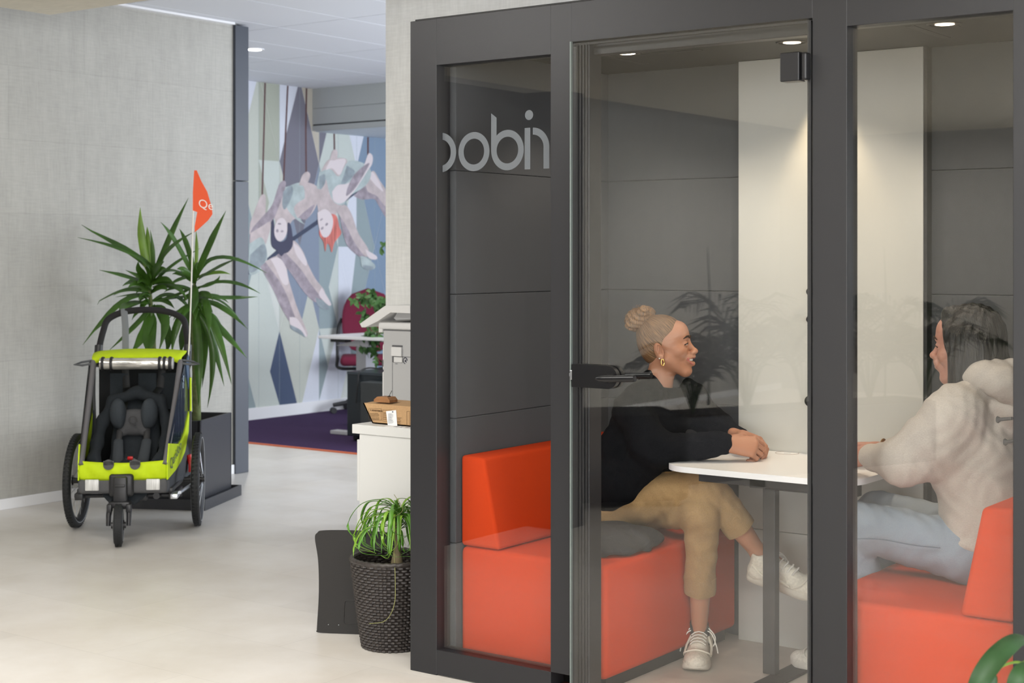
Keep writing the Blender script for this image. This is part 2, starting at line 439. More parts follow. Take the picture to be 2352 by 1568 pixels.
# office beyond
MW = -9.70
cbox('wall_office', (MW-.15, 7.0, 0), (MW, 14.2, 3.2), WHITE)
cbox('wall_far', (-9.9, 14.1, 0), (-2.8, 14.25, 3.2), WHITE)
cbox('wall_side', (-2.95, 6.28, 0), (-2.8, 14.2, 3.2), WHITE)
struct(MB().box((MW, 7.1, 0), (MW+.016, 14.1, .105), .003).build('baseboard_office', WHITE, smooth=False))
# ceilings: tile field, lower soffit in front, dropped bulkhead at the back
cl = MB()
xs = [-9.85, -9.14, -8.52, -7.90, -7.28, -6.66, -6.04, -5.42, -4.8, -4.18]; ys = [5.0, 6.11, 7.33, 8.54, 9.76, 10.2]
for i in range(len(xs)-1):
    for j in range(len(ys)-1): cl.box((xs[i]+.004, ys[j]+.004, 2.972), (xs[i+1]-.004, ys[j+1]-.004, 3.0))
struct(cl.build('ceiling', CEIL, smooth=False))
cbox('ceiling', (-9.9, 5.0, 2.99), (-2.8, 10.25, 3.1), mat('ceiling_joint', (.30, .31, .33), .8))
cbox('ceiling', (-9.9, 10.24, 2.58), (-2.8, 14.2, 2.68), mat('office_ceiling', (.62, .70, .76), .8))
MB().box((WLX+.0, -7.1, 2.955), (WLX+.05, 7.0, 2.97)).build('trim_3', WHITE, smooth=False)['kind'] = 'structure'
so = W(115, 34, Z=2.72)
cbox('ceiling', (so.x, -7.2, 2.72), (5.2, so.y, 3.1), mat('soffit_linen', (.72, .67, .56), .8, noise=60, vary=.06, stretch=(.2, 1, 1)))
cbox('ceiling', (-7.6, -7.2, 3.0), (so.x, so.y+.4, 3.1), CEIL)
bk = MB(); bk.box((MW, 10.2, 2.79), (-2.8, 10.24, 2.99)); bk.box((MW, 10.2, 2.645), (-2.8, 10.24, 2.787)); bk.box((MW, 10.2, 2.585), (-2.8, 10.235, 2.632))
struct(bk.build('trim_4', GREY_PL, smooth=False))
cbox('trim_5', (MW, 10.21, 2.6), (-2.8, 10.3, 2.66), mat('black_track', (.01, .01, .01), .5))
dl = thing('ceiling_downlight', 'round lit downlight in the tiled ceiling beside the dark wall post', 'ceiling light', (-8.19, 7.99, 2.97))
MB().lathe([(.055, -.004), (.055, .0), (.075, .001), (.075, -.006), (.055, -.004)], (-8.19, 7.99, 2.97), cap=False).build('trim_ring', WHITE, dl)
MB().lathe([(.001, -.003), (.055, -.003)], (-8.19, 7.99, 2.968), cap=False).build('diffuser', mat('lamp_glow', (1, 1, 1), emis=((1, .96, .9), 9)), dl)

# ---------------------------------------------------------------- mural on the office wall
def MP(px, py, k=0):
    p = W(px, py, X=MW); p.x = MW+.0015+.0006*k; return p
mur_m = [mat('mural_%d' % i, c, .75, vary=.02, noise=60) for i, c in enumerate([
    (.50, .52, .46), (.60, .62, .58), (.38, .40, .33), (.17, .165, .20), (.06, .085, .15), (.62, .64, .70), (.27, .33, .34), (.20, .27, .36), (.46, .42, .35), (.52, .56, .52), (.22, .26, .33)])]
mural = thing('wall_mural', 'printed wall mural of pale harlequin diamonds with three acrobats hanging upside down from a trapeze', 'mural', (MW, 10.3, 0))
mb = MB(); DY, DZ, Y0, Z0 = .257, .759, 9.52, 2.286
special = {(2, 0): 3, (1, 3): 4, (2, 2): 0, (0, 0): 2, (6, 0): 7, (6, 2): 7, (5, 1): 6, (3, 3): 9, (4, 2): 9, (3, 1): 10, (-1, 1): 6, (4, 0): 9, (1, 1): 0, (0, 2): 9, (1, -1): 1, (3, -1): 8, (5, 3): 1, (-1, -1): 5, (8, 0): 6, (7, 1): 7, (5, -1): 5, (7, 3): 1, (2, 4): 0}
halves = {(2, 4): (0, 5), (1, 1): (1, 0), (4, 2): (9, 5), (1, -1): (2, 5), (3, -1): (8, 3), (0, 0): (0, 2), (3, 3): (5, 6), (-1, 3): (5, 6), (3, 1): (10, 6), (5, 1): (5, 6)}
rnd = random.Random(5)
def clipz(poly, lo, hi):
    for s_, v in ((1, lo), (-1, -hi)):
        out = []
        for a, b in zip(poly, poly[1:]+poly[:1]):
            da, db = s_*a[1]-v, s_*b[1]-v
            if da >= 0: out.append(a)
            if (da >= 0) != (db >= 0): t = da/(da-db); out.append((a[0]+(b[0]-a[0])*t, a[1]+(b[1]-a[1])*t))
        poly = out
        if len(poly) < 3: return None
    return poly
for i in range(-9, 18):
    for j in range(-2, 6):
        if (i+j) % 2: continue
        y, z = Y0+DY*i, Z0-DZ*j
        c = special.get((i, j), rnd.choice([0, 1, 9, 5, 0, 1, 6]))
        l, r = halves.get((i, j), (c, c))
        for tri, mi in (([(y, z+DZ), (y-DY+.002, z), (y, z-DZ)], l), ([(y, z+DZ), (y+DY-.002, z), (y, z-DZ)], r)):
            pl = clipz(tri, .106, 2.974)
            if pl: 
                f = mb.bm.faces.new([mb.bm.verts.new((MW+.001, a, b)) for a, b in pl]); f.material_index = mi
for tri in ([(1, 1), (2, 1), (1.5, .5)], [(2, 1), (3, 1), (2.5, .5)], [(1, 1), (2, 2), (3, 1)]):
    f = mb.bm.faces.new([mb.bm.verts.new((MW+.0012, Y0+DY*a, Z0-DZ*c)) for a, c in tri]); f.material_index = 10
for tri, mi in (([(0, 0), (1, 1), (1, 0.0)], 9), ([(3, 1), (4, 2), (3, 2)], 6), ([(4, 2), (4, 3), (3, 3)], 5), ([(0, 2), (1, 3), (0, 4)], 9), ([(4, 0), (5, 1), (4, 1)], 6), ([(5, 1), (5, 3), (4.5, 2)], 6)):
    f = mb.bm.faces.new([mb.bm.verts.new((MW+.00115, Y0+DY*a, max(.106, Z0-DZ*c))) for a, c in tri]); f.material_index = mi
# seams
for i in range(-9, 18):
    y = Y0+DY*i
    f = mb.bm.faces.new([mb.bm.verts.new((MW+.0013, a, b)) for a, b in ((y-.0015, .106), (y+.0015, .106), (y+.0015, 2.974), (y-.0015, 2.974))]); f.material_index = 6
mb.build('harlequin_pattern', mur_m, mural, smooth=False)
SK1 = mat('print_skin', (.52, .44, .43), .75, noise=12, vary=.14); SK2 = mat('print_shade', (.33, .28, .31), .75, noise=16, vary=.25)
SK0 = mat('print_light', (.68, .60, .60), .75); CL1 = mat('print_top', (.42, .48, .47), .75, noise=10, vary=.15); CL2 = mat('print_top_shade', (.27, .31, .33), .75, noise=14, vary=.2)
DKH = mat('print_dark', (.06, .06, .10), .75); RED = mat('print_red_hair', (.58, .17, .14), .75, noise=60, vary=.4, stretch=(1, 1, .1)); ROPE = mat('print_rope', (.11, .055, .055), .75, noise=200, vary=.5); BAR = mat('print_bar', (.05, .06, .10), .75)
def fig(name, polys, off=0):
    ms = []; b = MB()
    for k, (m_, pts) in enumerate(polys):
        if m_ not in ms: ms.append(m_)
        mi = ms.index(m_)
        if isinstance(pts, tuple) and pts[0] == 'e':
            _, x, y, rx, ry, rot = pts; cr, sr = math.cos(math.radians(rot)), math.sin(math.radians(rot))
            pp = [(x+rx*math.cos(a)*cr-ry*math.sin(a)*sr, y+rx*math.cos(a)*sr+ry*math.sin(a)*cr) for a in [2*math.pi*q/20 for q in range(20)]]
        else: pp = [(p.x, p.y) for p in catmull([(x, y, 0) for x, y in pts+[pts[0]]], 4)][:-1]
        P3 = [MP(x, y, .4*k+1+off) for x, y in pp]
        for t in geometry.tessellate_polygon([[Vector((p.y, p.z, 0)) for p in P3]]):
            vs = [b.bm.verts.new(P3[q]) for q in t]; f = b.bm.faces.new(vs); f.material_index = mi
    b.build(name, ms, mural, smooth=False)
def strip(pts, wd): 
    L, R_ = [], []
    for i, (x, y) in enumerate(pts):
        a = pts[max(0, i-1)]; c = pts[min(len(pts)-1, i+1)]; dx, dy = c[0]-a[0], c[1]-a[1]; n = math.hypot(dx, dy)
        L.append((x-dy/n*wd, y+dx/n*wd)); R_.append((x+dy/n*wd, y-dx/n*wd))
    return L+R_[::-1]
for pts in ([(609, 180), (606, 300), (602, 452)], [(661, 190), (656, 300), (651, 418)], [(704, 195), (702, 300), (703, 400)], [(767, 296), (768, 348)], [(845, 310), (845, 356)]):
    b = MB(); st = strip(pts, 1.9); h = len(pts)
    for i in range(h-1):
        b.bm.faces.new([b.bm.verts.new(MP(*q)) for q in (st[i], st[i+1], st[2*h-2-i], st[2*h-1-i])])
    b.build('trapeze_rope', ROPE, mural, smooth=False)
b = MB()
for s_ in ([(560, 632), (612, 600)], [(612, 600), (668, 552), (726, 512)], [(724, 514), (760, 482), (800, 452), (835, 425), (850, 405)]):
    st = strip(s_, 4.6); h = len(s_)
    for i in range(h-1): b.bm.faces.new([b.bm.verts.new(MP(q[0], q[1], .45+s_[0][0]*.0005)) for q in (st[i], st[i+1], st[2*h-2-i], st[2*h-1-i])])
b.build('trapeze_bar', BAR, mural, smooth=False)
fig('left_acrobat', [
    (SK1, [(574, 512), (590, 470), (600, 448), (610, 452), (608, 500), (598, 525), (574, 540)]),
    (SK2, [(600, 500), (625, 470), (640, 425), (652, 415), (655, 430), (630, 500), (602, 545), (575, 560), (576, 530)]),
    (SK1, [(575, 535), (600, 520), (622, 510), (610, 560), (590, 580), (574, 575)]),
    (CL1, [(572, 560), (600, 545), (612, 575), (612, 600), (600, 620), (572, 628)]), (CL2, [(574, 585), (605, 560), (612, 590), (596, 615), (572, 625)]),
    (SK2, [(597, 612), (622, 598), (645, 640), (668, 700), (690, 735), (676, 752), (648, 712), (628, 668)]),
    (SK1, [(608, 600), (636, 588), (655, 605), (662, 640), (680, 700), (697, 742), (706, 765), (700, 772), (680, 735), (650, 660)]),
    (SK0, [(620, 594), (640, 592), (655, 612), (662, 650), (648, 650), (632, 615)]),
    (SK0, [(664, 728), (682, 732), (702, 765), (700, 772), (668, 748)]), (CL2, [(665, 745), (690, 758), (700, 774), (690, 768), (668, 755)])])
fig('dark_haired_acrobat', [
    (SK1, [(630, 500), (648, 452), (672, 425), (700, 418), (728, 428), (732, 450), (722, 475), (700, 500), (672, 505), (655, 540), (640, 540)]),
    (CL1, [(655, 430), (690, 420), (700, 450), (690, 500), (700, 515), (676, 500), (655, 470)]), (CL2, [(650, 440), (668, 425), (672, 445), (655, 480), (648, 470)]),
    (SK1, [(682, 500), (675, 475), (700, 455), (728, 440), (727, 470), (705, 502)]), (SK2, [(684, 500), (700, 485), (722, 470), (705, 503)]),
    (SK1, [(686, 425), (694, 402), (706, 394), (712, 404), (702, 425)]),
    (SK2, [(634, 586), (660, 575), (700, 612), (722, 650), (742, 678), (724, 694), (696, 668), (668, 628)]),
    (SK1, [(655, 580), (672, 552), (694, 575), (706, 605), (724, 640), (745, 668), (740, 684), (712, 650), (690, 618)]),
    (SK0, [(672, 556), (690, 572), (704, 600), (700, 610), (680, 585)]),
    (SK0, [(738, 660), (756, 690), (760, 700), (752, 700), (732, 678)]), (CL2, [(724, 682), (738, 690), (755, 705), (750, 712), (730, 702)]),
    (DKH, [(622, 510), (628, 505), (632, 545), (645, 555), (658, 545), (660, 512), (668, 520), (672, 560), (662, 578), (652, 582), (645, 588), (634, 575), (622, 560)]),
    (SK0, ('e', 644, 527, 15, 27, 6)), (SK2, ('e', 636, 530, 3, 4, 0)), (SK2, ('e', 647, 531, 3.5, 2.5, 0)), (SK2, ('e', 641, 514, 4, 2, 0))], .13)
fig('red_haired_acrobat', [
    (SK2, [(812, 450), (840, 425), (866, 450), (887, 470), (887, 500), (868, 470), (858, 457), (830, 458)]),
    (SK1, [(838, 420), (856, 392), (872, 415), (887, 440), (887, 475), (865, 450), (845, 440)]), (SK0, [(845, 405), (856, 395), (870, 418), (880, 440), (862, 425)]),
    (SK1, [(728, 470), (728, 420), (745, 378), (760, 365), (795, 365), (792, 395), (785, 430), (790, 460), (772, 490), (758, 505), (735, 500)]),
    (CL1, [(733, 395), (758, 388), (778, 405), (800, 370), (835, 375), (852, 395), (840, 425), (800, 452), (788, 470), (768, 465), (755, 440), (748, 412), (736, 432), (727, 430)]),
    (CL2, [(796, 380), (815, 395), (795, 420), (782, 425), (790, 400)]), (CL2, [(732, 405), (745, 400), (746, 420), (734, 435)]),
    (SK0, [(757, 368), (792, 365), (788, 385), (778, 402), (762, 386), (748, 390)]),
    (SK0, [(762, 440), (775, 425), (800, 420), (830, 390), (838, 372), (846, 352), (855, 358), (854, 376), (842, 395), (812, 440), (786, 466), (766, 462)]),
    (SK2, [(797, 432), (812, 402), (836, 380), (848, 375), (838, 395), (815, 432), (795, 450)]),
    (SK1, [(757, 368), (763, 346), (774, 346), (772, 366)]),
    (SK2, [(780, 500), (800, 492), (812, 540), (838, 580), (830, 592), (800, 568), (788, 540)]),
    (SK1, [(772, 485), (790, 470), (806, 490), (822, 535), (845, 572), (840, 590), (815, 560), (795, 520)]),
    (SK0, [(838, 572), (864, 588), (862, 596), (846, 592)]), (CL1, [(826, 588), (838, 590), (860, 608), (856, 618), (832, 614)]), (CL2, [(832, 608), (856, 612), (852, 620), (834, 616)]),
    (RED, [(758, 490), (772, 496), (778, 520), (783, 535), (774, 548), (766, 560), (761, 580), (756, 564), (750, 560), (746, 578), (742, 556), (733, 540), (735, 525), (758, 535)]),
    (SK0, [(728, 488), (745, 480), (760, 492), (764, 512), (758, 535), (748, 545), (738, 540), (730, 515)]), (SK2, ('e', 739, 524, 4, 2.5, -50)), (SK2, ('e', 749, 515, 4, 2.5, -50)), (SK2, ('e', 737, 504, 4, 1.6, -40))], .27)
# ---------------------------------------------------------------- meeting booth
FRM = mat('booth_lacquer', (.019, .019, .021), .38, spec=.38, noise=900, bump=.12)
FELT = mat('grey_felt', (.074, .077, .083), .95, spec=.1, noise=700, bump=.25, vary=.06, sheen=.1)
GASK = mat('black_rubber', (.012, .012, .013), .55)
GLS = glass_mat()
YF, YB = 4.051, 5.107
XL, XR = -3.388, -1.19
booth = thing('meeting_booth', 'dark grey glass-fronted meeting booth with two people sitting inside', 'booth', (-2.29, 4.6, 0))
fr = MB(); yb = YF+.075
fr.box((XL, YF, 0), (-3.271, yb, 2.245), .002)
fr.box((-2.798, YF, 0.088), (-2.715, yb, 2.245), .002); fr.box((-2.716, YF+.004, .04), (-2.65, yb, 2.115), .003)
fr.box((-1.882, YF, 0.04), (-1.775, yb, 2.245), .002)
fr.box((-1.305, YF, 0), (XR, yb, 2.245), .002)
fr.box((-3.272, YF+.0005, 2.085), (-2.797, yb, 2.245), .0015); fr.box((-2.717, YF+.0005, 2.118), (-1.881, yb, 2.245), .0015); fr.box((-1.776, YF+.0005, 2.085), (-1.304, yb, 2.245), .0015)
fr.box((-2.66, YF+.03, 2.075), (-1.881, yb, 2.12), .002)
fr.box((-3.272, YF+.0005, 0.004), (-2.797, yb, .088), .0015); fr.box((-1.776, YF+.0005, 0.004), (-1.304, yb, .088), .0015); fr.box((-2.798, YF+.002, .004), (-1.775, yb, .042), .002)
fr.build('frame', FRM, booth, smooth=False)
g = MB()
for x in (-2.693, -2.681, -2.669, -2.658): g.box((x-.0025, YF-.002, .045), (x+.0025, YF+.006, 2.112))
g.box((-2.71, YF-.001, 2.105), (-1.884, YF+.005, 2.112)); g.box((-1.895, YF-.004, .045), (-1.884, YF+.006, 2.11))
g.build('door_gasket', GASK, booth, smooth=False)
rf = MB(); rf.box((XL+.012, YF+.012, 2.245), (XR-.012, 5.24, 2.252), .001); rf.box((XL+.03, yb, 2.156), (XR-.03, 5.2, 2.244)); rf.build('roof', mat('roof_black', (.012, .012, .012), .6), booth, smooth=False)
sh = MB(); sh.box((XL, yb, 0), (XL+.05, 5.24, 2.245), .002); sh.build('side_panel', FRM, booth, smooth=False)
sh = MB(); sh.box((XR-.05, yb, 0), (XR, 5.24, 2.245), .002); sh.build('side_panel', FRM, booth, smooth=False)
MB().box((XL+.05, 5.19, 0), (XR-.05, 5.24, 2.245)).build('back_panel', FRM, booth, smooth=False)
zs = [.012, .4415, .872, 1.301, 1.729, 2.156]
def felt(name, f):
    b = MB()
    for a, c in zip(zs, zs[1:]): f(b, a+.001, c-.001)
    b.build(name, FELT, booth, smooth=False)
felt('felt_lining', lambda b, a, c: b.box((XL+.05, yb+.005, a), (-3.25, 5.19, c), .003))
felt('felt_lining', lambda b, a, c: b.box((-1.33, yb+.005, a), (XR-.05, 5.19, c), .003))
felt('felt_lining', lambda b, a, c: b.box((-3.25, YB, a), (-2.646, 5.19, c), .003))
felt('felt_lining', lambda b, a, c: b.box((-1.935, YB, a), (-1.33, 5.19, c), .003))
IVORY = mat('ivory_laminate', (.52, .515, .475), .5, noise=300, bump=.05)
b = MB(); b.box((-2.646, 5.058, .43), (-1.937, 5.10, 2.154), .0015); b.box((-2.646, 5.058, .012), (-1.937, 5.10, .4275), .0015)
b.build('technical_panel', IVORY, booth, smooth=False)
MB().box((-1.9365, 5.062, .012), (-1.925, 5.19, 2.154)).build('panel_edge', GASK, booth, smooth=False)
MB().box((XL+.05, yb, 0.0005), (XR-.05, 5.19, .012)).build('booth_floor', mat('booth_vinyl', (.56, .52, .465), .5, noise=5, vary=.12), booth, smooth=False)
MB().box((-3.273, YF+.022, .086), (-2.796, YF+.030, 2.087)).build('window_pane', GLS, booth, smooth=False)
MB().box((-1.777, YF+.022, .086), (-1.303, YF+.030, 2.087)).build('window_pane', GLS, booth, smooth=False)
# wall hooks on the panel
for z in (1.306, 1.207, .915):
    k = MB(); k.cyl((-2.342, 5.058, z), (-2.342, 5.03, z), .006, n=10); k.sphere((-2.342, 5.022, z), .014 if z > 1 else .02, (1, .7, 1)); k.build('coat_knob', GASK, booth)
cc = W(1953, 712, Y=5.04)
k = MB(); k.tube([cc+Vector((.017*math.cos(a), 0, .03*math.sin(a))) for a in [2*math.pi*i/20 for i in range(20)]], .0022, n=6, loop=True)
k.cyl(cc+Vector((-.012, 0, -.05)), cc+Vector((.006, 0, -.05)), .004); k.build('cable_loop', GASK, booth)
# ceiling lights and air slots
for i, (x, y) in enumerate(SPOTS[:3]):
    d = MB(); d.lathe([(.046, 0), (.046, -.003), (.052, -.004), (.056, 0)], (x, y, 2.1555), n=32, cap=False); ring = d.build('downlight', GASK, booth)
    MB().lathe([(.0005, -.0025), (.030, -.0025)], (x, y, 2.1555), n=24, cap=False).build('light_diffuser', mat('warm_led', (1, 1, 1), emis=((1, .80, .58), 7)), ring)
    if i != 1:
        s_ = MB(); sx = 1 if i == 0 else -1
        s_.box((x-.02, y+.06, 2.1545), (x+.26 if i == 0 else x+.02, y+.085, 2.1557) if i == 0 else (x+.02, y+.085, 2.1557))
        s_.box((x-.12, y-.02, 2.1545), (x-.09, y+.30, 2.1557)); s_.build('air_slot', GASK, booth, smooth=False)
d = MB().lathe([(.034, 0), (.034, -.003), (.04, -.004), (.043, 0)], (-2.29, 4.985, 2.1555), n=32, cap=False).build('downlight', GASK, booth)
# door
door = MB().box((-2.705, 4.030, .012), (-1.886, 4.040, 2.116)).build('door', GLS, booth, smooth=False)
MB().box((-2.7085, 4.0295, .012), (-2.7045, 4.0405, 2.1165), .0005).build('glass_edge', mat('glass_edge_green', (.16, .19, .18), .2), door, smooth=False)
hb = mat('black_metal', (.006, .006, .007), .30, spec=.35)
for z in (1.978, .13):
    k = MB(); k.box((-1.965, 4.012, z-.042), (-1.905, 4.056, z+.042), .003); k.box((-1.903, 4.018, z-.04), (-1.884, 4.05, z+.04), .006); k.build('hinge', mat('hinge_grey', (.014, .014, .016), .35, metal=.3), door, smooth=False)
a0, a1 = W(1316, 862, Y=4.018), W(1420, 862, Y=4.018)
zc = a0.z; hh = .036; pr = []
pr += [(a0.x, zc-hh), (a0.x, zc+hh)]
pr += [(a1.x-hh*1.0+hh*math.sin(t), zc+hh*math.cos(t)) for t in [math.pi*i/14 for i in range(15)]]
k = MB().prism([Vector((x, 4.03, z)) for x, z in pr], (0, -.018, 0))
bmesh.ops.bevel(k.bm, geom=[e for e in k.bm.edges if all(abs(v.co.y-4.012) < 1e-4 for v in e.verts) and e.is_boundary is False and len([f for f in e.link_faces if abs(f.normal.y) < .5]) == 1], offset=.005, segments=3, affect='EDGES', profile=.5)
k.prism([Vector((x, 4.058, z)) for x, z in pr], (0, -.018, 0))
lockp = k.build('lock_plate', hb, door, angle=60)
l0, l1 = W(1368, 869, Y=3.965), W(1458, 869, Y=3.965)
k = MB(); k.cyl((l0.x+.035, 4.012, l0.z), (l0.x+.035, 3.975, l0.z), .013, n=20)
k.tube([l0, l0+Vector((.012, 0, 0)), l0+Vector((.03, 0, 0)), l1], [.003, .008, .0105, .0105], n=18)
k.build('handle', hb, door)
m0, m1 = W(1395, 862, Y=4.11), W(1496, 862, Y=4.11)
k = MB(); k.cyl((m0.x+.03, 4.05, m0.z), (m0.x+.03, 4.105, m0.z), .012, n=20); k.tube([m0, m0+Vector((.02, 0, 0)), m1], [.004, .0095, .0095], n=16); k.build('inner_handle', hb, door)
b = MB(); b.box((a0.x-.014, 4.02, zc-.014), (a0.x, 4.04, zc+.016), .001); b.box((a0.x-.018, 4.023, zc-.004), (a0.x-.006, 4.037, zc+.006), .001); b.build('latch', mat('zinc', (.5, .52, .55), .3, metal=.9), door, smooth=False)
# frosted lettering on the left pane
LET = mat('frosted_vinyl', (.145, .155, .17), .7)
def LP(px, py): p = W(px, py, Y=YF+.0325); return p.x, p.z
lt = MB(); yl = YF+.0328
def rings(cx, cz, ro, ri, a0=0, a1=360, n=40):
    pts = [(math.radians(a0+(a1-a0)*i/n)) for i in range(n+1)]
    for p, q in zip(pts, pts[1:]):
        vs = [lt.bm.verts.new((cx+r*math.cos(t), yl, cz+r*math.sin(t))) for r, t in ((ro, p), (ro, q), (ri, q), (ri, p))]; lt.bm.faces.new(vs)
def lbox(x0, z0, x1, z1, x1b=None, ztl=None):
    y2 = yl-.0004
    lt.bm.faces.new([lt.bm.verts.new(p) for p in ((x0, y2, z0), (x1, y2, z0), (x1, y2, z1), (x0, y2, ztl or z1))])
def lring(pl, pr, py0, py1, **k):
    x0, _ = LP(pl, 350); x1, _ = LP(pr, 350); zt = LP((pl+pr)/2, py0)[1]; zb = LP((pl+pr)/2, py1)[1]
    ro = (zt-zb)/2; rings((x0+x1)/2, (zt+zb)/2, ro, ro*.66, **k); return (x0+x1)/2, (zt+zb)/2, ro
lring(976, 1048, 305, 396, a0=-90, a1=90)
lring(1053, 1124, 303, 393)
cx_, cz_, ro_ = lring(1129, 1202, 298, 391)
sw = ro_*.34
lbox(cx_-ro_, cz_, cx_-ro_+sw, LP(1145, 270)[1], ztl=LP(1128, 260)[1])
x0, zt = LP(1205, 294); zb = LP(1205, 389)[1]; lbox(x0, zb, x0+sw, zt)
xx, zz = LP(1215, 264); rings(xx, zz, .0165, .0001)
x1 = LP(1226, 300)[0]; rr = ro_*.98; ctop = LP(1240, 292)[1]
rings(x1-.004, ctop-rr, rr, rr-sw, a0=0, a1=90); lbox(x1-.004+rr-sw, zb, x1-.004+rr, ctop-rr)
lt.build('lettering', LET, booth, smooth=False)

# ---------------------------------------------------------------- benches and table in the booth
ORG = mat('orange_upholstery', (.52, .046, .008), .9, spec=.12, noise=1300, bump=.15, vary=.06)
BLK = mat('matt_black', (.015, .015, .016), .6)
def bench(x0, x1, xw, xt, xb, label):
    t = thing('bench', label, 'bench', ((x0+x1)/2, 4.6, .012), 0, 'orange benches facing each other in the booth')
    sgn = 1 if xt > xw else -1
    MB().box((min(x0, x1), 4.152, .057), (max(x0, x1), 5.055, .43), .022, seg=4).build('seat', ORG, t)
    MB().box((min(x0, x1)+.03, 4.20, .0125), (max(x0, x1)-.03, 5.02, .057)).build('plinth', BLK, t, smooth=False)
    b = MB(); b.prism([(xw, 4.152, .432), (xb, 4.152, .432), (xt, 4.152, .74), (xw, 4.152, .745)], (0, .90, 0))
    bmesh.ops.recalc_face_normals(b.bm, faces=b.bm.faces)
    bmesh.ops.dissolve_limit(b.bm, angle_limit=.02, verts=b.bm.verts, edges=b.bm.edges)
    bmesh.ops.bevel(b.bm, geom=[e for e in b.bm.edges if len(e.link_faces) == 2 and e.calc_face_angle(0) > .3], offset=.014, segments=3, affect='EDGES', profile=.5)
    b.build('back_cushion', ORG, t)
    s = MB()
    for z_, xq in ((.448, xb), (.727, xt)): s.tube([(xq-sgn*.006, 4.17, z_), (xq-sgn*.006, 5.03, z_)], .0016, n=5)
    s.build('piping', ORG, t)
bench(-3.248, -2.652, -3.246, -3.146, -3.08, 'orange upholstered bench on the left in the booth, under the person in black')
bench(-1.332, -1.93, -1.334, -1.423, -1.487, 'orange upholstered bench on the right in the booth, under the person in the pale hoodie')
tb = thing('table', 'white booth table with rounded corners on a single grey post', 'table', (-2.3, 4.72, .012))
def rrect(x0, y0, x1, y1, r, n=8, rs=None):
    out = []
    for k, (cx, cy, a) in enumerate(((x1-r, y1-r, 0), (x0+r, y1-r, 90), (x0+r, y0+r, 180), (x1-r, y0+r, 270))):
        rq = r if rs is None else rs[k]
        cx = x1-rq if k in (0, 3) else x0+rq; cy = y1-rq if k < 2 else y0+rq
        out += [(cx+rq*math.cos(math.radians(a+90*i/n)), cy+rq*math.sin(math.radians(a+90*i/n))) for i in range(n+1)]
    return out
tp = MB().prism([Vector((x, y, .7216)) for x, y in rrect(-2.665, 4.492, -1.955, 5.055, .1, rs=[.01, .01, .12, .12])], (0, 0, -.0195))
tp.build('tabletop', mat('white_laminate', (.88, .88, .89), .35), tb, angle=30)
b = MB(); b.box((-2.349, 4.665, .02), (-2.303, 4.70, .69), .003); b.build('leg', mat('grey_metal', (.035, .035, .036), .5, metal=.2), tb, smooth=False)
b = MB(); b.box((-2.52, 4.53, .672), (-2.06, 4.60, .702), .002); b.box((-2.33, 4.53, .668), (-2.27, 4.97, .702), .002); b.box((-2.30, 4.60, .655), (-1.99, 4.66, .702), .002); b.build('underframe', BLK, tb, smooth=False)
b = MB(); b.box((-2.32, 4.52, .0125), (-2.24, 4.94, .022), .002); b.build('foot_plate', BLK, tb, smooth=False)
q = W(1808, 1040, Z=.722)
MB().tube([q+Vector((.042*math.cos(a), .042*math.sin(a), -.0003)) for a in [2*math.pi*i/40 for i in range(40)]], .0009, n=6, loop=True).build('charger_ring', mat('tan_line', (.35, .27, .22), .5), tb)
MB().box((q.x-.012, q.y-.004, .7216), (q.x+.012, q.y+.002, .7219), M=Matrix.Translation(q) @ Matrix.Rotation(.7, 4, 'Z') @ Matrix.Translation(-q)).build('charger_mark', mat('grey_mark', (.3, .33, .36), .5), tb, smooth=False)
# ---------------------------------------------------------------- bicycle trailer with a child seat
LIME = mat('lime_fabric', (.52, .68, .012), .65, spec=.2, noise=14, bump=.9, vary=.06)
GFAB = mat('grey_fabric', (.085, .085, .088), .85, noise=300, bump=.4, vary=.1)
DFAB = mat('black_fabric', (.006, .007, .008), .9, noise=200, bump=.4)
SEATF = mat('slate_cushion', (.03, .037, .044), .9, noise=250, bump=.5, vary=.15)
TYRE = mat('tyre_rubber', (.012, .013, .014), .7)
ALU = mat('aluminium', (.55, .57, .6), .3, metal=.9)
BPL = mat('black_plastic', (.018, .018, .02), .45)
REFL = mat('reflector_clear', (.62, .62, .60), .2, noise=90, bump=.8, vary=.2, stretch=(1, 1, .1))
SH = Matrix.Translation((-6.37, 5.365, 0)) @ Matrix.Rotation(math.radians(-49.2), 4, 'Z')
st = bpy.data.objects.new('bicycle_trailer', None); col.objects.link(st); st.location = (-6.37, 5.365, 0); st.rotation_euler = (0, 0, math.radians(-49.2))
tag(st, 'lime green and grey bicycle trailer with a child seat, an orange flag and three wheels', 'bicycle trailer')
def B_(b, name, m, par=st, **k): return b.build(name, m, par, world=False, **k)
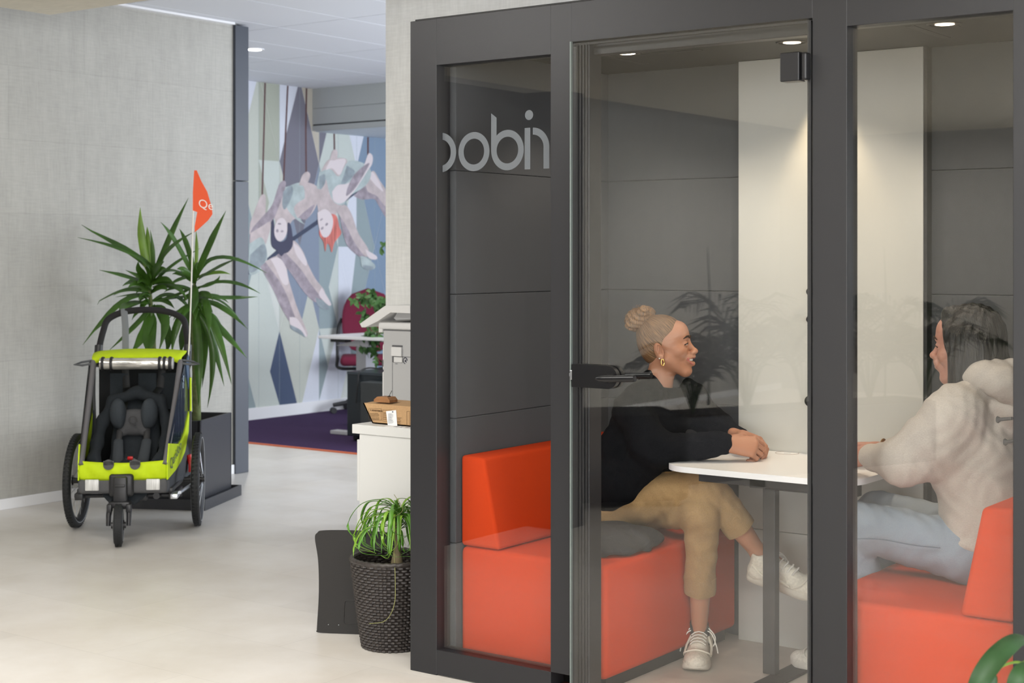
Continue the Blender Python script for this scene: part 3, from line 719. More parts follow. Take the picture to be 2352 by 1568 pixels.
def wheel(c, R, tw, yaw, spokes, name='wheel', ax_y=0):
    M = Matrix.Translation(c) @ Matrix.Rotation(yaw, 4, 'Z')
    b = MB(); n = 48
    b.tube([M @ Vector(((R-tw/2)*math.cos(a), 0, (R-tw/2)*math.sin(a))) for a in [2*math.pi*i/n for i in range(n)]], tw/2, n=12, loop=True)
    for i in range(72):     # tread blocks
        a = 2*math.pi*i/72
        for s_ in (-1, 1):
            p = M @ (Vector((R*math.cos(a), s_*tw*.2, R*math.sin(a)))*1.0)
            b.box((-.004, -.006, -.0015), (.004, .006, .0022), M=Matrix.Translation(p) @ Matrix.Rotation(yaw, 4, 'Z') @ Matrix.Rotation(-a+math.pi/2, 4, 'Y'))
    wh = B_(b, name, TYRE)
    b = MB(); r2 = R-tw*.95
    b.tube([M @ Vector((r2*math.cos(a), 0, r2*math.sin(a))) for a in [2*math.pi*i/n for i in range(n)]], tw*.28, n=8, loop=True, flat=(.6, 1.3)); B_(b, 'rim', BPL if spokes else ALU, wh)
    b = MB()
    for s_ in (-1, 1): b.tube([M @ Vector(((R-tw*.55)*math.cos(a), s_*tw*.46, (R-tw*.55)*math.sin(a))) for a in [2*math.pi*i/n for i in range(n)]], .0022, n=5, loop=True)
    B_(b, 'reflective_stripe', mat('reflective_grey', (.45, .46, .47), .3), wh)
    b = MB(); b.cyl(M @ Vector((0, -.035, 0)), M @ Vector((0, .035, 0)), .016, n=16); b.cyl(M @ Vector((0, -.028, 0)), M @ Vector((0, -.024, 0)), .026, n=16); b.cyl(M @ Vector((0, .024, 0)), M @ Vector((0, .028, 0)), .026, n=16)
    B_(b, 'hub', BPL, wh)
    b = MB()
    if spokes:
        for i in range(spokes):
            a = 2*math.pi*i/spokes; s_ = 1 if i % 2 else -1; a2 = a+(.35 if i % 4 < 2 else -.35)
            b.cyl(M @ Vector((.02*math.cos(a2), s_*.026, .02*math.sin(a2))), M @ Vector((r2*math.cos(a), 0, r2*math.sin(a))), .0011, n=4)
        B_(b, 'spokes', ALU, wh)
    else:
        for i in range(5):
            a = 2*math.pi*i/5; b.tube([M @ Vector((.012*math.cos(a), 0, .012*math.sin(a))), M @ Vector((r2*math.cos(a), 0, r2*math.sin(a)))], .008, n=8)
        B_(b, 'spokes', BPL, wh)
    return wh
wheel((0, -.315, .247), .245, .044, math.radians(-3), 24)
wheel((0, .315, .247), .245, .044, math.radians(3), 24)
wheel((.56, -.005, .103), .102, .046, math.radians(7), 0, 'front_wheel')
# chassis, axle, bumper
b = MB(); b.box((-.20, -.24, .235), (.40, .24, .262), .008); b.cyl((0, -.30, .247), (0, .30, .247), .012); b.cyl((.30, -.27, .21), (.30, .27, .21), .010)
for s_ in (-1, 1): b.box((.16, s_*.235-.02, .20), (.38, s_*.235+.02, .235), .004)
b.box((.30, .03, .19), (.36, .10, .235), .004); b.cyl((.28, .15, .215), (.36, .15, .215), .017); B_(b, 'chassis', BPL)
b = MB(); b.box((.36, .235, .215), (.47, .27, .24), .003); b.tube([(.14, .31, .245), (.42, .275, .24)], .009, n=8); B_(b, 'drawbar_bracket', ALU)
b = MB()
def prof(ys, zs_, x, r=.03): return [Vector((x, y, z)) for y, z in ((ys[0], zs_[0]), (ys[1], zs_[0]), (ys[1], zs_[1]), (ys[0], zs_[1]))]
b.box((.36, -.222, .243), (.47, .222, .318), .022, seg=4); B_(b, 'bumper', GFAB)
for y in (-.15, .15): 
    b = MB(); b.box((.468, y-.034, .262), (.478, y+.034, .318), .004); B_(b, 'reflector', REFL)
# fork
b = MB(); b.box((.455, -.065, .232), (.495, .055, .345), .015, seg=3); b.box((.47, -.038, .175), (.525, .028, .335), .01); b.box((.48, -.03, .285), (.53, .02, .30), .003)
for s_ in (-1, 1):
    y = -.005+s_*.047
    b.tube([(.49, y*.8, .20), (.53, y, .19), (.55, y*1.05, .15), (.56, y*1.05, .10)], [.016, .015, .013, .011], n=10)
    b.box((.515, y-.012, .165), (.56, y+.012, .205), .004)
b.box((.49, -.055, .185), (.545, .045, .215), .008); B_(b, 'fork', BPL)
# lime front panel
b = MB(); n = 26; rr = []
for k in range(7):
    f = k/6; z = .312+.098*f; R_ = []
    for i in range(n+1):
        y = -.222+.444*i/n; sag = -.012*math.sin(math.pi*(i/n))*f
        xo = .462+.012*math.sin(math.pi*f)+.007*math.sin(i*1.1+k*.6)*math.sin(math.pi*f)-.02*(abs(2*i/n-1)**8)
        R_.append(Vector((xo, y, z+sag)))
    rr.append(b.ring(R_))
b.skin(rr, closed=False, cap=False); B_(b, 'front_panel', LIME, solid=.004)
for y in (-.068, .062):
    b = MB(); b.lathe([(.001, 0), (.026, 0), (.026, .004), (.001, .004)], M=Matrix.Rotation(math.radians(90), 4, 'Y'), c=(.478, y, .392), n=20); b.box((.474, y-.026, .388), (.482, y+.026, .41), .001); B_(b, 'fastener_tab', GFAB)
# side walls: profile in (x,z)
def side(s_):
    y = s_*.247
    Yx = lambda x: s_*(.252-.078*max(0, x))
    low = [(.462, .312), (.462, .40), (.425, .489), (.2, .458), (.12, .475), (.05, .51), (-.08, .60), (-.09, .575), (-.06, .49), (.05, .40), (.16, .36), (.27, .335)]
    P = [Vector((q[0], Yx(q[0]), q[1])) for q in low]
    b = MB().prism(P, (0, s_*.006, 0)); B_(b, 'side_panel', LIME, smooth=False)
    grey = [(.462, .25), (.462, .312), (.27, .335), (.16, .36), (.05, .40), (-.06, .49), (-.09, .60), (-.16, .62), (-.20, .50), (-.20, .25)]
    b = MB().prism([Vector((x, Yx(x)-s_*.001, z)) for x, z in grey], (0, s_*.004, 0)); B_(b, 'side_skirt', mat('dark_grey_fabric', (.04, .045, .052), .8, noise=200, bump=.4), smooth=False)
    win = [(.425, .489), (.2, .458), (.12, .475), (.05, .51), (-.08, .60), (-.10, .84), (-.02, .885), (.03, .87)]
    b = MB().prism([Vector((x, Yx(x)-s_*.001, z)) for x, z in win], (0, s_*.002, 0))
    B_(b, 'side_window', mat('film_blue_reflection', (.012, .022, .040), .12, spec=.8, noise=9, bump=1.0, stretch=(3, 1, .5)) if s_ > 0 else glass_mat('film_clear', (.5, .5, .5)), smooth=False)  # clear film; on one side its blue reflection is put into the dark colour
    b = MB(); b.tube([(-.13, y+s_*.006, .28), (-.14, y+s_*.006, .5), (-.12, y+s_*.008, .7), (-.09, y, .88)], .011, n=8); B_(b, 'rear_post', GFAB)
    b = MB(); b.tube([(-.105, y+s_*.016, .60), (-.098, y+s_*.016, .78)], .012, n=8, flat=(1, .5)); B_(b, 'edge_band', LIME)
side(1); side(-1)
# front pillars
for s_ in (-1, 1):
    b = MB(); b.tube([(.455, s_*.208, .385), (.30, s_*.215, .555), (.14, s_*.222, .73), (.02, s_*.226, .88)], .017, n=12, flat=(1.1, .9)); B_(b, 'pillar', mat('pillar_sleeve', (.13, .125, .13), .75, noise=250, bump=.3))
# interior: back wall, floor, seat shell
b = MB(); b.box((-.22, -.24, .25), (-.20, .24, .90)); b.box((-.2, -.21, .262), (.45, .21, .27)); b.prism([(-.2, -.243, .262), (.44, -.209, .262), (.44, -.209, .40), (-.2, -.243, .40)], (0, .003, 0)); b.prism([(-.2, .243, .262), (.44, .209, .262), (.44, .209, .40), (-.2, .243, .40)], (0, -.003, 0)); B_(b, 'interior_lining', DFAB, smooth=False)
b = MB()
for y in (-.13, .02, .14): b.box((-.2, y-.05, .60), (-.185, y+.05, .80), .006)
B_(b, 'backrest_padding', SEATF)
s = SDF()      # reclined infant shell: raised rim and hollow
ctr = [(.28, 0, .30), (.10, 0, .37), (-.03, 0, .50), (-.10, 0, .64)]
for s_ in (-1, 1):
    pts = [(.34, s_*.10, .37), (.22, s_*.17, .43), (.10, s_*.175, .50), (.0, s_*.165, .60), (-.06, s_*.12, .70), (-.08, s_*.0, .745)]
    for a, c in zip(pts, pts[1:]): s.cap(a, c, .028, .028, k=.035)
for a, c in zip(ctr, ctr[1:]): s.cap(a, c, .12, .12, k=.03, sq=((.75, 0, .66), 4.5))
s.ell((.24, -.15, .34), (.08, .05, .05)); s.ell((.24, .15, .34), (.08, .05, .05))
OFS = (.10, 0, -.032)
meshobj('infant_seat', [s.mesh(.007, disp=lambda X, Y, Z: .0015*np.sin(Y*110+Z*20))], mat('infant_seat_fabric', (.011, .015, .019), .9, noise=200, bump=.5, vary=.2), st, world=False).location = OFS
for s_ in (-1, 1):
    s = SDF(); s.ell((.03, s_*.082, .645), (.05, .042, .078)); s.ell((.05, s_*.065, .64), (.03, .02, .07))
    meshobj('head_cushion', [s.mesh(.005)], SEATF, st, world=False).location = OFS
s = SDF(); s.cap((.015, -.05, .56), (.015, .05, .56), .03, .03, k=.03); s.cap((.0, -.04, .63), (.0, .04, .63), .03, .03, k=.03); s.ell((.02, 0, .60), (.035, .06, .06), k=.03); 
s.ell((.028, -.062, .545), (.015, .02, .02), k=.02); s.ell((.028, .062, .545), (.015, .02, .02), k=.02)
hp = meshobj('neck_pad', [s.mesh(.005)], mat('neck_pad_fabric', (.065, .065, .068), .9, noise=200, bump=.4), st, world=False); hp.location = OFS
MQ = Matrix.Translation((.073, -.024, .592)) @ Matrix(((0, 0, 1, 0), (1, 0, 0, 0), (0, 1, 0, 0), (0, 0, 0, 1)))
text_mesh('emblem', 'Q', .062, MQ, BLK, hp, world=False)
for s_ in (-1, 1):
    s = SDF(); s.cap((.075, s_*.072, .50), (.15, s_*.062, .385), .026, .032, k=.02, sq=((.7, 0, .7), 2.0)); 
    h = meshobj('harness_pad', [s.mesh(.005)], mat('harness_grey', (.038, .044, .05), .85, noise=200, bump=.4), st, world=False); h.location = OFS
    b = MB(); b.tube([(.04, s_*.07, .56), (.08, s_*.072, .50), (.165, s_*.06, .38), (.22, s_*.02, .365)], .016, n=8, flat=(.25, 1)); B_(b, 'strap', BLK, h)
    b = MB(); b.tube([(-.195, s_*.10, .84), (-.18, s_*.09, .72), (-.10, s_*.075, .69), (.06, s_*.07, .62)], .02, n=8, flat=(.2, 1)); B_(b, 'harness_strap', BLK)
b = MB(); b.box((.215, -.028, .365), (.245, .028, .395), .008); bk_ = B_(b, 'buckle', BPL)
b = MB(); b.box((.235, -.014, .385), (.25, .014, .402), .003); B_(b, 'release_button', mat('red_plastic', (.6, .01, .01), .4), bk_)
b = MB(); b.cyl((-.05, .28, .285), (-.05, .26, .37), .014); b.box((-.08, .262, .28), (-.02, .278, .35), .003); B_(b, 'side_lever', mat('red_plastic', (.6, .01, .01), .4))
# canopy
b = MB(); rows = []
for k, (x, z, hw) in enumerate([(.045, .876, .222), (.045, .890, .232), (.035, .90, .235), (-.05, .915, .243), (-.16, .92, .235), (-.21, .905, .23), (-.22, .86, .23)]):
    R_ = []
    for i in range(17):
        f = 2*i/16-1
        R_.append(Vector((x-.01*abs(f)**3, hw*f, z+(.012*(1-f*f) if k > 0 else .012*math.cos(f*9)))))
    rows.append(b.ring(R_))
b.skin(rows, closed=False, cap=False); B_(b, 'canopy', LIME, solid=.004)
b = MB(); b.prism([(.03, .25, .865), (-.08, .25, .72), (-.13, .25, .86), (-.08, .25, .905)], (0, .006, 0)); B_(b, 'canopy_flap', mat('blue_grey_fabric', (.05, .09, .15), .7), smooth=False)
b = MB(); b.tube([(.068, y, .868) for y in (-.185, -.10, 0, .10, .185)], [.03, .031, .030, .031, .03], n=20); rl = B_(b, 'rolled_cover', mat('crumpled_film', (.62, .60, .55), .16, metal=.55, noise=28, bump=1.0, vary=.35, stretch=(1, .4, 2)))
for y in (-.17, -.125, .125, .15, .178):
    b = MB(); b.tube([Vector((.068+.034*math.cos(a), y, .868+.034*math.sin(a))) for a in [2*math.pi*i/20 for i in range(20)]], .008, n=6, loop=True, flat=(.5, 1)); B_(b, 'cover_strap', BLK, rl)
b = MB()
for r in (.028, .019, .010): b.tube([Vector((.068+r*math.cos(a), .192, .868+r*math.sin(a))) for a in [2*math.pi*i/20 for i in range(20)]], .0035, n=6, loop=True)
B_(b, 'roll_edge', mat('pale_edge', (.5, .5, .5), .5), rl)
for s_ in (-1, 1):   # small wing brackets at the canopy corners
    b = MB(); b.tube([(.04, s_*.235, .868), (.03, s_*.285, .858), (.03, s_*.325, .862), (.02, s_*.29, .874), (.03, s_*.24, .882)], .006, n=6); b.box((.01, s_*.24, .858), (.04, s_*.31, .864), .001); B_(b, 'corner_bracket', mat('bracket_grey', (.09, .095, .10), .5))
# handlebar
hbp = catmull([(-.16, -.235, .86), (-.19, -.238, .93), (-.23, -.222, 1.03), (-.26, -.20, 1.09), (-.275, -.12, 1.128), (-.28, 0, 1.14), (-.275, .12, 1.128), (-.26, .20, 1.09), (-.23, .222, 1.03), (-.19, .238, .93), (-.16, .235, .86)], 5)
b = MB(); b.tube(hbp, .0175, n=12); hd = B_(b, 'handlebar', mat('foam_grip', (.012, .011, .013), .85))
for s_ in (-1, 1):
    b = MB(); b.cyl((-.165, s_*.222, .885), (-.165, s_*.256, .885), .034, n=20); b.tube([(-.15, s_*.238, .84), (-.185, s_*.238, .95)], .022, n=12); B_(b, 'handle_joint', BPL, hd)
b = MB(); b.tube([(-.27, -.118, 1.145), (-.255, -.115, 1.13), (-.235, -.105, 1.05), (-.21, -.10, .93)], .018, n=8, flat=(.15, 1)); B_(b, 'wrist_strap', mat('strap_grey', (.16, .17, .18), .7))
# flag
fp = catmull([(-.10, .243, .80)]+[SH.inverted() @ W(px, py, d=8.2) for px, py in ((434, 800), (438, 700), (441, 600), (443.5, 487), (446.5, 393))], 5)
b = MB(); b.tube(fp, .0038, n=8); fpole = B_(b, 'flag_pole', mat('white_fibre', (.75, .73, .68), .4))
def FL_(px, py): return SH.inverted() @ W(px, py, d=8.19)
fl = MB(); pl = [(446, 391), (452, 391), (462, 415), (476, 440), (487, 478), (488, 492), (478, 506), (455, 527), (447, 533), (447, 520), (453, 487), (443, 483), (443, 440)]
fl.prism([FL_(*p) for p in pl], FL_(446, 391)-(SH.inverted() @ W(446, 391, d=8.194)))
fg = B_(fl, 'flag', mat('orange_flag', (.88, .10, .02), .6), fpole, smooth=False)
def flm(px, py, sz):
    o = SH.inverted() @ W(px, py, d=8.178); x = (SH.inverted() @ W(px+100, py+22, d=8.178)-o).normalized(); z = (SH.inverted() @ W(px, py-100, d=8.178)-o).normalized()
    n = x.cross(z); return Matrix(((x.x, z.x, n.x, o.x), (x.y, z.y, n.y, o.y), (x.z, z.z, n.z, o.z), (0, 0, 0, 1)))
text_mesh('flag_text', 'Qe', .064, flm(455.5, 475, 1), mat('white_print', (.9, .8, .75), .6), fg, world=False)
# lettering on the lime side
ang = math.radians(17)
o_ = Vector((.415, .2285, .352)); x_ = Vector((-math.cos(ang), .078*math.cos(ang), math.sin(ang))).normalized(); z_ = Vector((math.sin(ang), 0, math.cos(ang))); n_ = x_.cross(z_)*-1
text_mesh('side_lettering', 'Qeridoo', .078, Matrix(((x_.x, z_.x, n_.x, o_.x), (x_.y, z_.y, n_.y, o_.y), (x_.z, z_.z, n_.z, o_.z), (0, 0, 0, 1))), mat('green_grey_print', (.10, .14, .06), .6), st, world=False)
o_ = Vector((.09, .2495, .73)); ang = math.radians(62); x_ = Vector((-math.cos(ang), 0, math.sin(ang))); z_ = Vector((math.sin(ang), 0, math.cos(ang)))
text_mesh('window_print', 'oo', .07, Matrix(((x_.x, z_.x, n_.x, o_.x), (x_.y, z_.y, n_.y, o_.y), (x_.z, z_.z, n_.z, o_.z), (0, 0, 0, 1))), mat('pale_blue_print', (.35, .45, .55), .6), st, world=False)

# ---------------------------------------------------------------- tall plant in a black planter behind the trailer
LEAFG = mat('leaf_green', (.050, .125, .015), .42, spec=.4, noise=6, vary=.35, coat=.1); LEAFY = mat('leaf_young', (.14, .26, .025), .42, noise=6, vary=.25)
SOIL = mat('soil', (.03, .022, .015), .95, noise=60, bump=1, vary=.4)
PLM = mat('planter_black', (.028, .029, .034), .45, noise=30, bump=.1)
c0, c1, c2 = Vector((-6.44, 5.92, 0)), Vector((-7.0, 5.65, 0)), Vector((-6.72, 6.42, 0))
e1 = (c1-c0).normalized(); e2 = Vector((-e1.y, e1.x, 0)); e2 = e2 if e2.dot(c2-c0) > 0 else -e2
PC = c0+e1*.30+e2*.28
planter = thing('potted_yucca', 'tall green yucca in a square black planter by the wall, behind the trailer', 'plant', (PC.x, PC.y, 0), math.atan2(e2.y, e2.x))
b = MB(); b.box((-.285, -.285, .0), (.285, .285, .012)); 
for s_ in (-1, 1): b.box((s_*.285-.006, -.29, 0), (s_*.285+.006, .29, .062), .001); b.box((-.29, s_*.285-.006, 0), (.29, s_*.285+.006, .062), .001)
b.build('tray', PLM, planter, smooth=False, world=False)
b = MB(); hw = .235
for s_ in (-1, 1): b.box((s_*hw-.01, -hw-.01, .012), (s_*hw+.01, hw+.01, .50), .002); b.box((-hw-.01, s_*hw-.01, .012), (hw+.01, s_*hw+.01, .50), .002)
b.build('planter', PLM, planter, smooth=False, world=False)
MB().box((-hw+.01, -hw+.01, .02), (hw-.01, hw-.01, .44)).build('soil', SOIL, planter, smooth=False, world=False)
def YP(px, py, dd=0): return W(px, py, d=8.93+dd)
stA = [YP(352, 965), YP(351, 850), YP(348, 740), YP(343, 640)]; stB = [YP(452, 965, .06), YP(450, 860, .06), YP(446, 740, .06), YP(446, 640, .06)]
b = MB(); b.tube(catmull(stA, 5), [.026]*5+[.022]*5+[.017, .015, .013, .011, .009, .004], n=12) ; b.tube(catmull(stB, 5), [.026]*5+[.022]*5+[.017, .015, .013, .011, .009, .004], n=12); b.build('trunk', mat('yucca_trunk', (.12, .15, .05), .8, noise=40, bump=.8, vary=.3), planter)
leaves = [  # base, middle, tip, half width (px), depth of the tip, young
    ('A', (347, 640), (315, 590), (178, 545), 8, -.15, 0), ('A', (345, 630), (310, 588), (180, 516), 8.5, .10, 0), ('A', (340, 655), (300, 640), (228, 620), 8.5, -.2, 0), ('A', (345, 650), (330, 640), (288, 620), 6, -.1, 0),
    ('A', (343, 665), (290, 665), (213, 700), 5.5, .2, 0), ('A', (345, 680), (320, 676), (265, 682), 4, -.1, 0), ('A', (345, 690), (280, 715), (212, 765), 6, .1, 0), ('A', (345, 700), (290, 690), (190, 792), 9, -.25, 0),
    ('A', (345, 700), (300, 700), (273, 720), 12, -.3, 0), ('A', (345, 705), (320, 740), (250, 805), 8, -.1, 0), ('A', (347, 710), (335, 760), (300, 812), 12, -.2, 0), ('A', (347, 715), (345, 770), (340, 815), 15, -.25, 0),
    ('A', (345, 632), (328, 560), (322, 476), 9, 0, 1), ('A', (346, 628), (341, 560), (338, 520), 5, .05, 1), ('A', (348, 632), (352, 590), (345, 527), 5, -.05, 0), ('A', (350, 650), (385, 560), (433, 454), 8, .05, 0),
    ('A', (352, 648), (380, 585), (447, 532), 9, -.1, 0), ('A', (350, 640), (360, 620), (377, 600), 12, -.2, 0), ('A', (352, 655), (390, 615), (460, 570), 5, .1, 0), ('A', (350, 660), (390, 655), (410, 668), 7, -.1, 0), ('A', (352, 672), (400, 660), (430, 690), 6, -.15, 0), ('A', (352, 690), (400, 680), (442, 720), 7, .1, 0), ('A', (352, 705), (380, 730), (365, 805), 10, -.2, 0), ('A', (352, 700), (385, 760), (380, 812), 9, .1, 0), ('A', (345, 655), (325, 625), (318, 600), 9, -.2, 0),
    ('B', (446, 640), (405, 560), (369, 510), 6, -.1, 0), ('B', (447, 635), (432, 570), (412, 525), 6, .1, 0), ('B', (448, 630), (452, 580), (450, 527), 4, 0, 1), ('B', (450, 640), (480, 570), (519, 484), 10, -.05, 0), ('B', (452, 645), (490, 622), (549, 591), 8, -.15, 0),
    ('B', (452, 640), (505, 592), (613, 627), 7, .12, 0), ('B', (452, 660), (490, 650), (505, 632), 4, .1, 0), ('B', (452, 665), (520, 648), (598, 674), 6, -.1, 0), ('B', (455, 680), (520, 685), (592, 681), 7.5, .15, 0), ('B', (455, 690), (500, 690), (548, 730), 6, .2, 0), ('B', (455, 700), (500, 702), (570, 756), 8, -.1, 0),
    ('B', (455, 700), (500, 750), (568, 822), 9, -.1, 0), ('B', (452, 705), (490, 745), (532, 883), 9, -.2, 0), ('B', (452, 705), (480, 760), (515, 887), 9, .1, 0), ('B', (450, 715), (487, 800), (476, 937), 7, 0, 0), ('B', (448, 715), (456, 810), (456, 932), 10, -.2, 0), ('B', (448, 720), (470, 770), (464, 890), 8, .15, 0),
    ('B', (446, 655), (445, 690), (443, 720), 12, -.25, 0), ('B', (444, 660), (400, 680), (356, 690), 5, -.1, 0), ('B', (444, 680), (400, 685), (370, 690), 5, .1, 0), ('B', (444, 700), (410, 740), (395, 812), 9, -.1, 0), ('B', (446, 705), (425, 760), (415, 812), 10, .15, 0), ('B', (446, 640), (420, 640), (380, 660), 6, -.1, 0), ('B', (444, 715), (440, 780), (436, 850), 9, .2, 0), ('B', (452, 690), (475, 700), (480, 770), 9, -.3, 0)]
gA, gB = MB(), MB(); ry = random.Random(8)
for wh, cx_0, ys_ in (('A', 347, (632, 715)), ('B', 448, (632, 720))):
    for i in range(20):
        y0_ = ry.uniform(*ys_); f = (y0_-ys_[0])/(ys_[1]-ys_[0]); a = ry.uniform(-1, 1); L = ry.uniform(45, 95)
        dx_, dy_ = math.sin(a*1.5)*L, -math.cos(a*1.5)*L*(1-1.7*f)
        leaves.append((wh, (cx_0, y0_), (cx_0+dx_*.55, y0_+dy_*.6-6), (cx_0+dx_, y0_+dy_+14*f), ry.uniform(4.5, 8), ry.uniform(-.22, .12), 1 if f < .2 and ry.random() < .4 else 0))
for wh, p0, p1, p2, hw_, dp, yg in leaves:
    base = .0 if wh == 'A' else .06
    pts = bez(YP(*p0, base), YP(*p1, base+dp*.5), YP(*p2, base+dp), 12)
    for p in pts: p.x = max(p.x, WLX+.03)
    (gB if yg else gA).leaf(pts, hw_*8.93/FPX*1.0, up=(SA, -CA, .35) if abs(p2[0]-p0[0]) < 60 else (SA*.6, -CA*.6, .8), fold=.35)
gA.build('foliage', LEAFG, planter, solid=.0012); gB.build('young_foliage', LEAFY, planter, solid=.0012)
# ---------------------------------------------------------------- white drawer unit with carton, printer
WL = mat('white_lacquer', (.60, .60, .58), .5)
cab = thing('drawer_unit', 'white drawer unit with a carton on top, beside the left side of the booth', 'drawer unit', (-3.85, 4.95, 0))
b = MB(); b.box((-4.065, 4.545, 0), (-3.60, 5.40, .725), .002); b.build('body', WL, cab, smooth=False)
MB().box((-4.10, 4.54, .7255), (-3.60, 5.41, .762), .002).build('worktop', WL, cab, smooth=False)
for z0, z1 in ((.02, .205), (.215, .43), (.455, .70)):
    MB().box((-4.088, 4.556, z0), (-4.066, 5.39, z1), .002).build('drawer', WL, cab, smooth=False)
CARD = mat('cardboard', (.44, .27, .13), .85, noise=120, vary=.06, bump=.1)
cx = thing('cardboard_box', 'open brown cardboard box with printed warnings, on the white drawer unit', 'box', (-3.9, 4.65, .763))
b = MB(); z0, z1 = .764, .842; t = .004
b.prism([(-4.045, 4.60, z0), (-3.64, 4.60, z0), (-3.64, 4.60, z1), (-4.095, 4.60, z1)], (0, t, 0)); b.prism([(-4.045, 4.74, z0), (-3.64, 4.74, z0), (-3.64, 4.74, z1), (-4.095, 4.74, z1)], (0, t, 0))
b.box((-4.045, 4.60, z0), (-3.64, 4.744, z0+t)); b.prism([(-4.045, 4.6, z0), (-4.095, 4.6, z1), (-4.088, 4.6, z1), (-4.038, 4.6, z0)], (0, .14, 0))
b.prism([(-4.09, 4.604, z1-.002), (-3.64, 4.604, z1-.002), (-3.64, 4.74, z1+.004), (-4.09, 4.74, z1+.004)], (0, 0, .002))
b.build('carton', CARD, cx, smooth=False)
INK = mat('brown_ink', (.10, .055, .025), .8); PAP = mat('paper_white', (.80, .80, .79), .7)
def onbox(px, py): p = W(px, py, Y=4.5985); return Vector((p.x, 4.5985, p.z))
b = MB()
def frame_rect(x0, y0, x1, y1, w_=.7):
    for q in ((x0, y0, x1, y0+w_), (x0, y1-w_, x1, y1), (x0, y0, x0+w_, y1), (x1-w_, y0, x1, y1)):
        b.bm.faces.new([b.bm.verts.new(onbox(*p)) for p in ((q[0], q[1]), (q[2], q[1]), (q[2], q[3]), (q[0], q[3]))])
frame_rect(847, 938, 876, 965, .5); frame_rect(879, 941, 900, 967, .5); frame_rect(934, 944, 941, 980, .5)
r5 = random.Random(3)
for y in (949, 952, 955, 959, 962): frame_rect(849, y, 849+r5.uniform(18, 25), y+.8, .5)
for y in (947, 950, 954, 958, 962): frame_rect(881, y, 881+r5.uniform(6, 16), y+.8, .5)
for y in (959, 962, 966, 969, 972): frame_rect(913, y, 913+r5.uniform(4, 9), y+.8, .5)
b.bm.faces.new([b.bm.verts.new(onbox(*p)) for p in ((850, 943), (853, 943), (851.5, 939.5))])
b.build('printed_warnings', INK, cx, smooth=False)
p_ = onbox(854, 943.6); text_mesh('warning_word', 'ADVERTENCIA', .0085, Matrix(((1, 0, 0, p_.x), (0, 0, -1, 4.598), (0, 1, 0, p_.z), (0, 0, 0, 1))), INK, cx)
b = MB(); b.bm.faces.new([b.bm.verts.new(onbox(*p)+Vector((0, -.001, 0))) for p in ((887, 944), (910, 941.5), (913, 978), (891, 976.5))]); sh_ = b.build('shipping_label', PAP, cx, smooth=False)
b = MB()
for i in range(9):
    y = 950+i*2.6; b.bm.faces.new([b.bm.verts.new(onbox(*p)+Vector((0, -.002, 0))) for p in ((892, y), (892+r5.uniform(5, 15), y-.5), (892+r5.uniform(5, 15), y+.4), (892, y+.8))])
b.bm.faces.new([b.bm.verts.new(onbox(*p)+Vector((0, -.002, 0))) for p in ((901, 944), (904, 943.6), (904.3, 947), (901.4, 947.4))])
b.build('label_print', mat('grey_ink', (.2, .22, .26), .8), sh_, smooth=False)
bb = MB(); bb.box((-3.662, 4.590, z0), (-3.645, 4.60, z1-.012)); tag(bb.build('paper_packet', PAP, None, smooth=False), 'white paper packet leaning against the front of the cardboard box', 'packet')
o = MB().box((-3.93, 4.545, .7622), (-3.62, 4.59, .7632)).build('paper_sheet', PAP, None, smooth=False); tag(o, 'sheet of white paper lying flat on the drawer unit in front of the cardboard box', 'paper')
b = MB()
for i in range(10): b.box((-3.90+i*.028, 4.555, .7632), (-3.90+i*.028+r5.uniform(.008, .024), 4.575, .7634))
b.build('sheet_print', mat('grey_ink', (.2, .22, .26), .8), o, smooth=False)
wd = thing('wooden_holder', 'small wooden block with a wire clip, on top of the cardboard box', 'holder', (-3.97, 4.64, .848))
p0 = W(868, 931, Y=4.64); p1 = W(904, 931, Y=4.64); zb = .848
b = MB().prism([(p0.x, 4.615, zb), (p1.x, 4.615, zb), (p1.x, 4.615, zb+.010), (p1.x-.012, 4.615, zb+.022), (p0.x+.018, 4.615, zb+.022), (p0.x, 4.615, zb+.010)], (0, .05, 0)); b.build('wooden_block', mat('oak_brown', (.28, .13, .05), .6, noise=40, vary=.25, stretch=(.2, 1, 1)), wd, smooth=False)
q0 = W(885, 926, Y=4.64); b = MB(); b.tube([q0, W(892, 912, Y=4.64), W(900, 897, Y=4.64)], .0012, n=5)
for k in range(4): b.tube([W(894, 914, Y=4.64)+Vector((.007*math.cos(a), (k-1.5)*.003, .009*math.sin(a))) for a in [2*math.pi*i/14 for i in range(14)]], .001, n=5, loop=True)
b.build('wire_clip', BLK, wd)
# printer on the floor behind
PRW = mat('printer_white', (.66, .655, .645), .5); PRG = mat('printer_grey', (.44, .44, .44), .5); PRD = mat('printer_dark', (.10, .10, .105), .5)
pr_ = thing('office_printer', 'tall white and grey office printer with its lid raised, behind the drawer unit', 'printer', (-4.3, 5.8, 0))
py_ = 5.5
def Q(px, py, Y=py_): return W(px, py, Y=Y)
xl = Q(880, 800).x; ztop = Q(900, 757).z
b = MB(); b.box((xl, py_, .03), (xl+.62, py_+.58, ztop), .006); b.build('cabinet', PRG, pr_, smooth=False)
b = MB(); za, zb_ = Q(872, 830).z, Q(872, 789).z
b.box((Q(873, 900).x, py_+.012, .05), (xl, py_+.5, Q(873, 853).z), .008, seg=3); b.box((Q(873, 900).x, py_+.012, Q(873, 851).z), (xl, py_+.5, zb_), .012, seg=3); b.build('side_cover', PRW, pr_)
b = MB(); b.box((Q(876, 830).x-.003, py_+.008, Q(876, 842).z), (Q(879, 830).x-.006, py_+.014, Q(876, 826).z), .001); b.build('port_panel', PRD, pr_, smooth=False)
